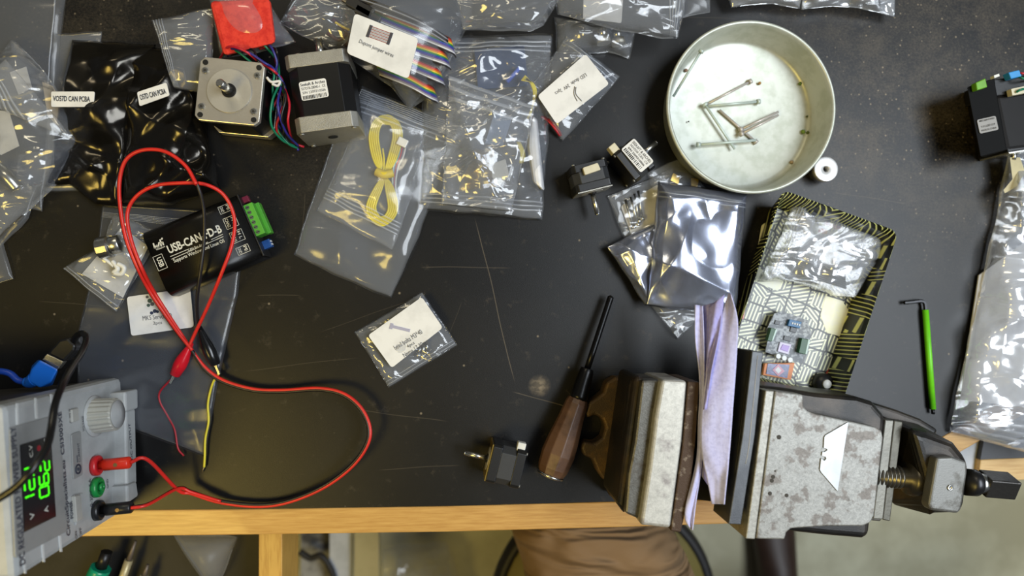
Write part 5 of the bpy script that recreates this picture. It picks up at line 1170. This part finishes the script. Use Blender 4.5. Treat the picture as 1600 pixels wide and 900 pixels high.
def pst(b, t_, px, py, w_, h_, bold=0.0, n=0.0012, ang=90, shear=0, mi=0):
    """text on the front plane; w_ along local x in metres, h_ up in metres"""
    q = pin_px(px, py, n); M_ = MP @ Matrix.Translation((q.x, q.y, n+0.0002)); return text_bm(b, t_, w_, h_, M_, bold, mi)
MMp = WP/203.0                      # metres per picture px along the front at the foot
GLED = mat('green_led', (70, 255, 20), 0.5, emit=1.0)
b = BM()
def seg7(ch, cx, cy, w_, h_, dot=False):
    S7 = {'0': 'abcdef', '1': 'bc', '2': 'abged', '6': 'acdefg', '5': 'acdfg'}
    on = S7[ch]; t_ = 0.0013; sl = 0.06
    if ch == '1': cx -= w_/2
    def bar(x, y, sx, sy): box(b, (cx+x+sl*y, cy+y, 0.0019), (sx, sy, 0.0003), M=MP)
    g_ = t_*0.6
    if 'a' in on: bar(0, h_/2, w_-g_*1.6, t_)
    if 'g' in on: bar(0, 0, w_-g_*1.6, t_)
    if 'd' in on: bar(0, -h_/2, w_-g_*1.6, t_)
    if 'b' in on: bar(w_/2, h_/4, t_, h_/2-g_*1.4)
    if 'c' in on: bar(w_/2, -h_/4, t_, h_/2-g_*1.4)
    if 'f' in on: bar(-w_/2, h_/4, t_, h_/2-g_*1.4)
    if 'e' in on: bar(-w_/2, -h_/4, t_, h_/2-g_*1.4)
    if dot: bar(w_*0.72, -h_/2, t_*1.1, t_*1.1)
h7 = 0.0112
def dig(ch, px, py, dot=False, w_=0.0066):
    q = pin_px(px, py, 0.002); seg7(ch, q.x, q.y, w_, h7, dot)
dig('1', 47, 775); dig('2', 46.5, 757, True, 0.0082); dig('1', 45.5, 731)
dig('0', 69.5, 768, True, 0.0076); dig('6', 69, 748.5, False, 0.0076); dig('2', 70.5, 728, False, 0.0076)
new('digits', b, GLED, scrn)
b = BM(); q = pin_px(61.5, 700, 0.002); cyl(b, (q.x, q.y, 0.0014), (q.x, q.y, 0.0018), 0.0022, seg=16, M=MP); new('red_indicator', b, mat('red_led_off', (130, 22, 34), 0.4, emit=0.15), scrn)
b = BM(); pst(b, 'C.V', 48, 705, 0.009, 0.004, 0.01, 0.0018); pst(b, 'C.C', 71, 694, 0.009, 0.004, 0.01, 0.0018); pst(b, 'V', 50, 806, 0.005, 0.005, 0.01, 0.0018); pst(b, 'A', 72, 796, 0.005, 0.005, 0.01, 0.0018); new('printed_text', b, WHITEP, scrn)
b = BM(); DPI = mat('dark_blue_print', (52, 56, 72), 0.6)
pst(b, 'DC REGULATED POWER SUPPLY', 27.5, 775, WP*0.80, 0.0062, 0.012)
pst(b, 'CircuitSpecialists.eu  CSI3005XE', 101, 740, WP*0.80, 0.0065, 0.012)
pst(b, 'OUTPUT', 110.5, 650, 0.012, 0.0035, 0.01); pst(b, 'VOLTAGE', 130, 662, 0.013, 0.003, 0.0); pst(b, 'POWER', 111.5, 797, 0.014, 0.0040, 0.02)
pst(b, 'CURRENT', 123, 707, 0.016, 0.003, 0.0); pst(b, '0-30V  5A', 142, 770, 0.024, 0.0040, 0.0); pst(b, 'GND', 168, 756, 0.008, 0.0028, 0.01)
pst(b, 'ON', 119, 836, 0.006, 0.003, 0.01); pst(b, 'OFF', 126, 832, 0.008, 0.003, 0.01)
q = pin_px(123, 733, .001); 
new('printed_text', b, DPI, psu)
# foot strip
quad_local([(196, 612), (216, 607), (216.5, 638), (197, 644)], -0.01, 0.014, 'foot_block', CASE, 0.002)
quad_local([(197, 642), (212, 638), (214.5, 755), (199, 760)], -0.01, 0.011, 'foot_strip', CASE, 0.002)
quad_local([(199, 758), (214, 752), (217, 775), (200, 787)], -0.01, 0.014, 'foot_block', CASE, 0.002)
b = BM(); pst(b, 'DC OUTPUT', 204, 690, 0.034, 0.0035, 0.0, 0.0112); new('printed_text', b, DPI, psu)
# buttons
btn = mat('button_grey', (172, 172, 166), 0.4)
quad_local([(113, 640), (123, 637), (124, 657), (114, 660)], 0, 0.003, 'output_button', btn)
quad_local(rquad([(112, 678), (127, 673), (130, 742), (115, 750)], 4), 0, 0.0012, 'current_plate', CASE2)
b = BM(); q = pin_px(122, 733, 0.0015); lathe(b, [(0.003, 0), (0.0042, 0), (0.0042, 0.0006), (0.003, 0.0006)], (q.x, q.y, 0.0014), 20, M=MP, closed=True); lathe(b, [(0, 0), (0.0014, 0), (0.0014, 0.0006), (0, 0.0006)], (q.x, q.y, 0.0014), 12, M=MP); box(b, (q.x+0.0085, q.y, 0.0015), (0.006, 0.0005, 0.0003), M=MP); new('knob_symbol', b, DPI, psu)
quad_local([(116, 773), (130, 770), (133, 813), (119, 821)], 0, 0.0012, 'switch_frame', CASE)
quad_local([(117.5, 775), (127, 773), (130, 811), (120.5, 816)], 0, 0.0035, 'power_switch', btn)
# knob (axis along en)
q = pin_px(148, 650, 0.0)
kb = mat('knob_grey', (168, 167, 158), 0.45)
rk = 0.0150
b = BM(); n = 80; r0 = []; 
def kn(z_, base, rid):
    out = []
    for i in range(n):
        a = 2*PI*i/n; r_ = base+(rid if (i % 4) < 2 else -rid); out.append(b.verts.new(MP @ Vector((q.x+r_*math.cos(a), q.y+r_*math.sin(a), z_))))
    return out
rs_ = [kn(0.001, rk, 0.0004), kn(0.018, rk*0.93, 0.0004), kn(0.0195, rk*0.88, 0.0)]
for A_, B_ in zip(rs_, rs_[1:]):
    for i in range(n): b.faces.new((A_[i], A_[(i+1) % n], B_[(i+1) % n], B_[i]))
b.faces.new(rs_[-1]); knob = new('knob', b, kb, psu)
b = BM(); lathe(b, [(0, 0.0195), (rk*0.82, 0.0195), (rk*0.80, 0.0203), (0, 0.0205)], (q.x, q.y, 0), 40, M=MP); new('knob_cap', b, mat('knob_cap_grey', (164, 166, 166), 0.35), knob)
b = BM(); lathe(b, [(0, 0), (rk*1.22, 0), (rk*1.2, 0.0012), (0, 0.0012)], (q.x, q.y, 0), 40, M=MP); new('knob_skirt', b, CASE, psu)
redm = mat('red_plug_plastic', (232, 52, 30), 0.35); bkm = mat('black_plug_plastic', (26, 26, 28), 0.35)
for nm, (px, py), c_, in (('red_terminal', (155, 727), mat('red_terminal_plastic', (200, 34, 40), 0.35)), ('green_terminal', (156, 761), mat('green_terminal_plastic', (20, 132, 60), 0.35)), ('black_terminal', (158, 797), bkm)):
    q = pin_px(px, py, 0.004)
    b = BM(); lathe(b, [(0, 0), (0.0088, 0), (0.0085, 0.004), (0.0060, 0.0055), (0.0056, 0.003), (0, 0.003)], (q.x, q.y, 0), 36, M=MP); tt = new(nm, b, c_, psu)
    b = BM(); lathe(b, [(0.0018, 0.004), (0.0036, 0.004), (0.0034, 0.007), (0.0018, 0.007)], (q.x, q.y, 0), 24, M=MP, closed=True); new('socket_ring', b, c_, tt)

# test leads --------------------------------------------------
lead = thing('test_lead', P(205, 765, 0.04), 'red and black test lead looping from the power supply to crocodile clips', 'test lead')
qr = pin_px(155, 727, 0.004); qb = pin_px(158, 797, 0.004)
def plug(q, m, name, L0=0.008, L1=0.030, r_=0.0052, metal=True):
    b = BM(); lathe(b, [(0, L0-0.004), (0.0035, L0-0.004), (0.004, L0), (r_, L0+0.0005), (r_, L1-0.001), (r_-0.0008, L1), (0, L1)], (q.x, q.y, 0), 28, M=MP); p_ = new(name, b, m, lead)
    b = BM(); cyl(b, (q.x, q.y+r_-0.0006, L0+0.012), (q.x, q.y+r_+0.0003, L0+0.012), 0.0017, seg=12, M=MP); new('plug_screw', b, mat('dull_brass', (150, 120, 70), 0.5, 0.5), p_)
    return MP @ Vector((q.x, q.y, L1))
er = plug(qr, redm, 'red_plug'); eb = plug(qb, bkm, 'black_plug')
RW = mat('red_lead_rubber', (214, 40, 32), 0.38); BW = mat('black_lead_rubber', (26, 22, 24), 0.38)
main = [(278, 764, .020), (300, 770, .012), (345, 784, .008), (405, 790, .008), (455, 782, .010), (510, 758, .014), (555, 722, .020), (577, 682, .022), (568, 645, .020), (540, 618, .018), (500, 608, .014), (440, 611, .010), (395, 609, .008), (350, 596, .008), (322, 577, .010)]
r_ = 0.00165
def off(L_, d):
    out = []
    for i, (x, y, z) in enumerate(L_):
        a = L_[max(i-1, 0)]; c = L_[min(i+1, len(L_)-1)]; dx, dy = c[0]-a[0], c[1]-a[1]; n_ = math.hypot(dx, dy) or 1
        out.append((x-dy/n_*d, y+dx/n_*d, z))
    return out
upr = [(300, 548, .012), (283, 522, .014), (262, 490, .016), (240, 455, .022), (222, 420, .040), (205, 375, .045), (199, 335, .046), (212, 308, .048), (240, 291, .052), (280, 286, .055), (320, 288, .052), (350, 305, .046), (366, 340, .042), (363, 380, .042), (347, 425, .040), (325, 478, .026), (305, 520, .016), (296, 540, .014)]
upb = [(300, 548, .012), (279, 522, .013), (256, 490, .015), (233, 455, .022), (215, 420, .036), (197, 375, .042), (188, 330, .044), (186, 285, .048), (196, 250, .052), (222, 234, .054), (258, 236, .056), (290, 258, .058), (308, 288, .060), (318, 325, .052), (319, 370, .044), (314, 420, .040), (308, 465, .030), (309, 500, .018), (311, 512, .014)]
b = BM(); tube(b, [er, er+en*0.012+Vector((0, 0, -0.006))]+[P(*p) for p in off(main, 1.3)]+[P(*p) for p in upr[0:]], r_, seg=10); new('red_wire', b, RW, lead)
b = BM(); tube(b, [eb, eb+en*0.012+Vector((0, 0, -0.006))]+[P(*p) for p in off(main, -1.3)]+[P(*p) for p in upb[:12]], r_, seg=10); 
new('black_wire', b, BW, lead)
# red jacketed half of the outer loop (the twin cord lies over the black core)
b = BM(); tube(b, [P(x, y, z+0.0022) for x, y, z in off(upb[:13], 0.8)], r_, seg=10); new('red_twin_wire', b, RW, lead)
b = BM(); tube(b, [P(*p) for p in upb[11:]], r_, seg=10); new('black_wire', b, mat('black_lead_rubber'), lead)
b = BM(); tube(b, [eb+Vector((0, 0, 0.0025)), eb+en*0.012+Vector((0, 0, -0.004))]+[P(x, y, z+0.0022) for x, y, z in off(main, -0.6)][:3], r_*0.9, seg=8); new('red_twin_wire', b, RW, lead)
def croc(tip, tail, m, zt_c, name):
    A = P(*tail, zt_c); B = P(*tip, zt_c-0.003); d = (B-A)
    M_ = frame(A, d, (0, 0, 1)); L0 = d.length
    b = BM(); lathe(b, [(0, 0), (0.0022, 0), (0.0030, L0*0.12), (0.0058, L0*0.40), (0.0062, L0*0.55), (0.0048, L0*0.80), (0.0034, L0*0.82), (0, L0*0.82)], seg=20, M=M_)
    bo = new(name, b, m, lead)
    for s_ in (-1, 1):
        b = BM(); box(b, (0, s_*0.0014, L0*0.89), (0.0034, 0.0009, L0*0.24), M=M_ @ Matrix.Rotation(s_*0.02, 4, 'X')); new('clip_jaw', b, STEEL, bo)
croc((267, 598), (299, 536), mat('red_vinyl', (214, 24, 40), 0.25), 0.012, 'red_clip_boot')
croc((343, 584), (311, 510), mat('black_vinyl', (20, 20, 22), 0.22), 0.013, 'black_clip_boot')
b = BM(); ptube(b, [(266, 594, .009), (250, 612, .006), (250, 628, .005), (262, 650, .004), (273, 672, .005), (278, 700, .006), (287, 712, .003)], 0.0009, seg=8); tag(new('loose_wire', b, mat('thin_red_wire', (170, 26, 40), 0.4)), 'short thin red wire held by the red crocodile clip', 'wire')
yw = thing('loose_wire', P(325, 660, 0.002), 'short yellow wire with a bare end held by the black clip', 'wire')
b = BM(); ptube(b, [(342, 583, .008), (332, 600, .006), (325, 630, .005), (326, 658, .005), (321, 685, .005), (320, 712, .004), (319, 730, .003)], 0.0011, seg=8); new('insulation', b, mat('thin_yellow_wire', (222, 206, 56), 0.4), yw)
b = BM(); ptube(b, [(319, 729, .003), (316, 738, .002)], 0.0006, seg=6, k=2); new('bare_end', b, mat('tinned_copper', (170, 150, 110), 0.4, 0.8), yw)
# USB cable and connector
usb = thing('usb_cable', P(60, 585, 0.02), 'blue USB plug joined to a black one on the power supply side', 'USB cable')
bl = mat('usb_blue', (22, 104, 206), 0.35)
zq = 0.06
b = BM(); loft(b, [P(x, y, zq-0.016) for x, y in ((50, 571), (60, 561), (91, 579), (82, 603), (70, 605), (44, 590))], [P(x, y, zq) for x, y in ((49, 577), (62, 562), (91, 577), (80, 597), (62, 606), (42, 596))]); new('blue_plug', b, bl, usb, bevel=0.0015)
b = BM(); ptube(b, [(56, 592, zq-0.006), (46, 597, zq-0.008), (38, 596, zq-0.008)], lambda t: 0.0068-0.003*t, seg=14); new('strain_relief', b, bl, usb)
b = BM(); ptube(b, [(42, 597, zq-0.008), (28, 594, zq-0.008), (16, 584, zq-0.008), (0, 580, zq-0.008), (-30, 579, zq-0.01)], 0.0028, seg=12); new('blue_cord', b, mat('usb_blue_cord', (26, 66, 160), 0.4), usb)
b = BM(); pprism(b, [(66, 562), (73, 553), (99, 565), (90, 577)], zq-0.010, zq-0.004); new('metal_shell', b, STEEL, usb, bevel=0.0004)
ck = thing('usb_cable', P(105, 545, 0.03), 'black cable curving down over the power supply front', 'cable')
b = BM(); pprism(b, [(73, 553), (92, 531), (106, 528), (118, 540), (116, 548), (99, 566)], zq-0.014, zq-0.002); new('black_plug', b, BLACKP, ck, bevel=0.002)
b = BM(); ptube(b, [(112, 540, zq-0.008), (120, 525, zq), (130, 521, zq+.01), (135, 530, zq+.015), (128, 550, zq+.03), (112, 575, .12), (98, 600, .15), (86, 632, .17), (80, 670, .18), (72, 700, .19), (50, 735, .20), (20, 765, .20), (-30, 795, .20)], 0.0026, seg=12); new('cord', b, mat('black_cord', (18, 18, 19), 0.3), ck)

# ================================================================== FLOOR LEVEL CLUTTER
def atF(px, py, z): return P(px, py, z)
b = BM(); pprism(b, [(553, 815), (592, 815), (594, 960), (553, 960)], -0.62, -0.60)
tag(new('wooden_board', b, mat('cream_painted_board', (176, 164, 120), 0.55, c2=(160, 148, 104), vscale=8), bevel=0.002), 'cream board standing under the bench right of the drawer', 'board')
b = BM(); pprism(b, [(515, 815), (551, 815), (549, 960), (515, 960)], -0.64, -0.625)
tag(new('enamelled_board', b, mat('light_grey_enamel')), 'light grey panel strip beside the cream board under the bench', 'board')
b = BM(); pprism(b, [(470, 820), (516, 820), (516, 960), (470, 960)], -0.70, -0.66)
tag(new('white_carton', b, mat('dirty_white_card', (150, 148, 142), 0.7, c2=(60, 58, 56), vscale=14, thr=(0.48, 0.62))), 'dirty white carton on the floor right of the drawer', 'carton')
b = BM(); tube(b, [P(x, y, -0.62) for x, y in ((468, 862), (485, 872), (500, 868), (512, 880), (522, 905), (524, 950))], 0.006)
tag(new('black_cable', b, blk), 'black cable curling over the dirty white carton', 'cable')
bag('shiny clear plastic bag lying on the floor below the bench edge', [(598, 858), (700, 845), (735, 960), (600, 960)], -0.80, 0.06, 0.03, 12, 110, film('floor_bag_film', 0.05, 0.12, 0.15, edge=0.5, bump=0.6, bs=14), name='plastic_bag', wob=3)
bag('crumpled clear plastic bag inside the open drawer', [(270, 835), (372, 838), (345, 905), (318, 905)], zd, 0.03, 0.004, 10, 111, film('dull_film', 0.08, 0.015, 0.4, bump=0.2), name='plastic_bag')

# ================================================================== repeats share a group
GR = {'pin': 'steel pins in the round tin', 'crumb': 'crumbs in the round tin', 'bolt': 'head bolts in the small bag', 'screw': 'long screws in the clear bag',
      'zip_bag': 'clear plastic bags on the bench', 'antistatic_bag': 'antistatic bags on the bench', 'stepper_motor': 'stepper motors on the bench', 'motor_wire': 'coloured motor wires',
      'paper_towel': 'lilac paper towel layers in the vise', 'metal_coupling': 'metal couplings in bags', 'metal_fitting': 'metal fittings in the small bag', 'needle_file': 'files in the drawer',
      'steel_rod': 'steel rods in the component bag', 'brass_piece': 'brass pieces beside the tin', 'paper_label': 'white paper labels on bags', 'loose_wire': 'short loose wires in the crocodile clips', 'diode_wire': 'wires of the LED diodes', 'workbench': 'workbenches'}
for o in bpy.data.objects:
    if o.parent is None and 'label' in o and 'group' not in o:
        k = o.name.split('.')[0]
        if k in GR and sum(1 for q in bpy.data.objects if q.parent is None and q.name.split('.')[0] == k) > 1: o['group'] = GR[k]
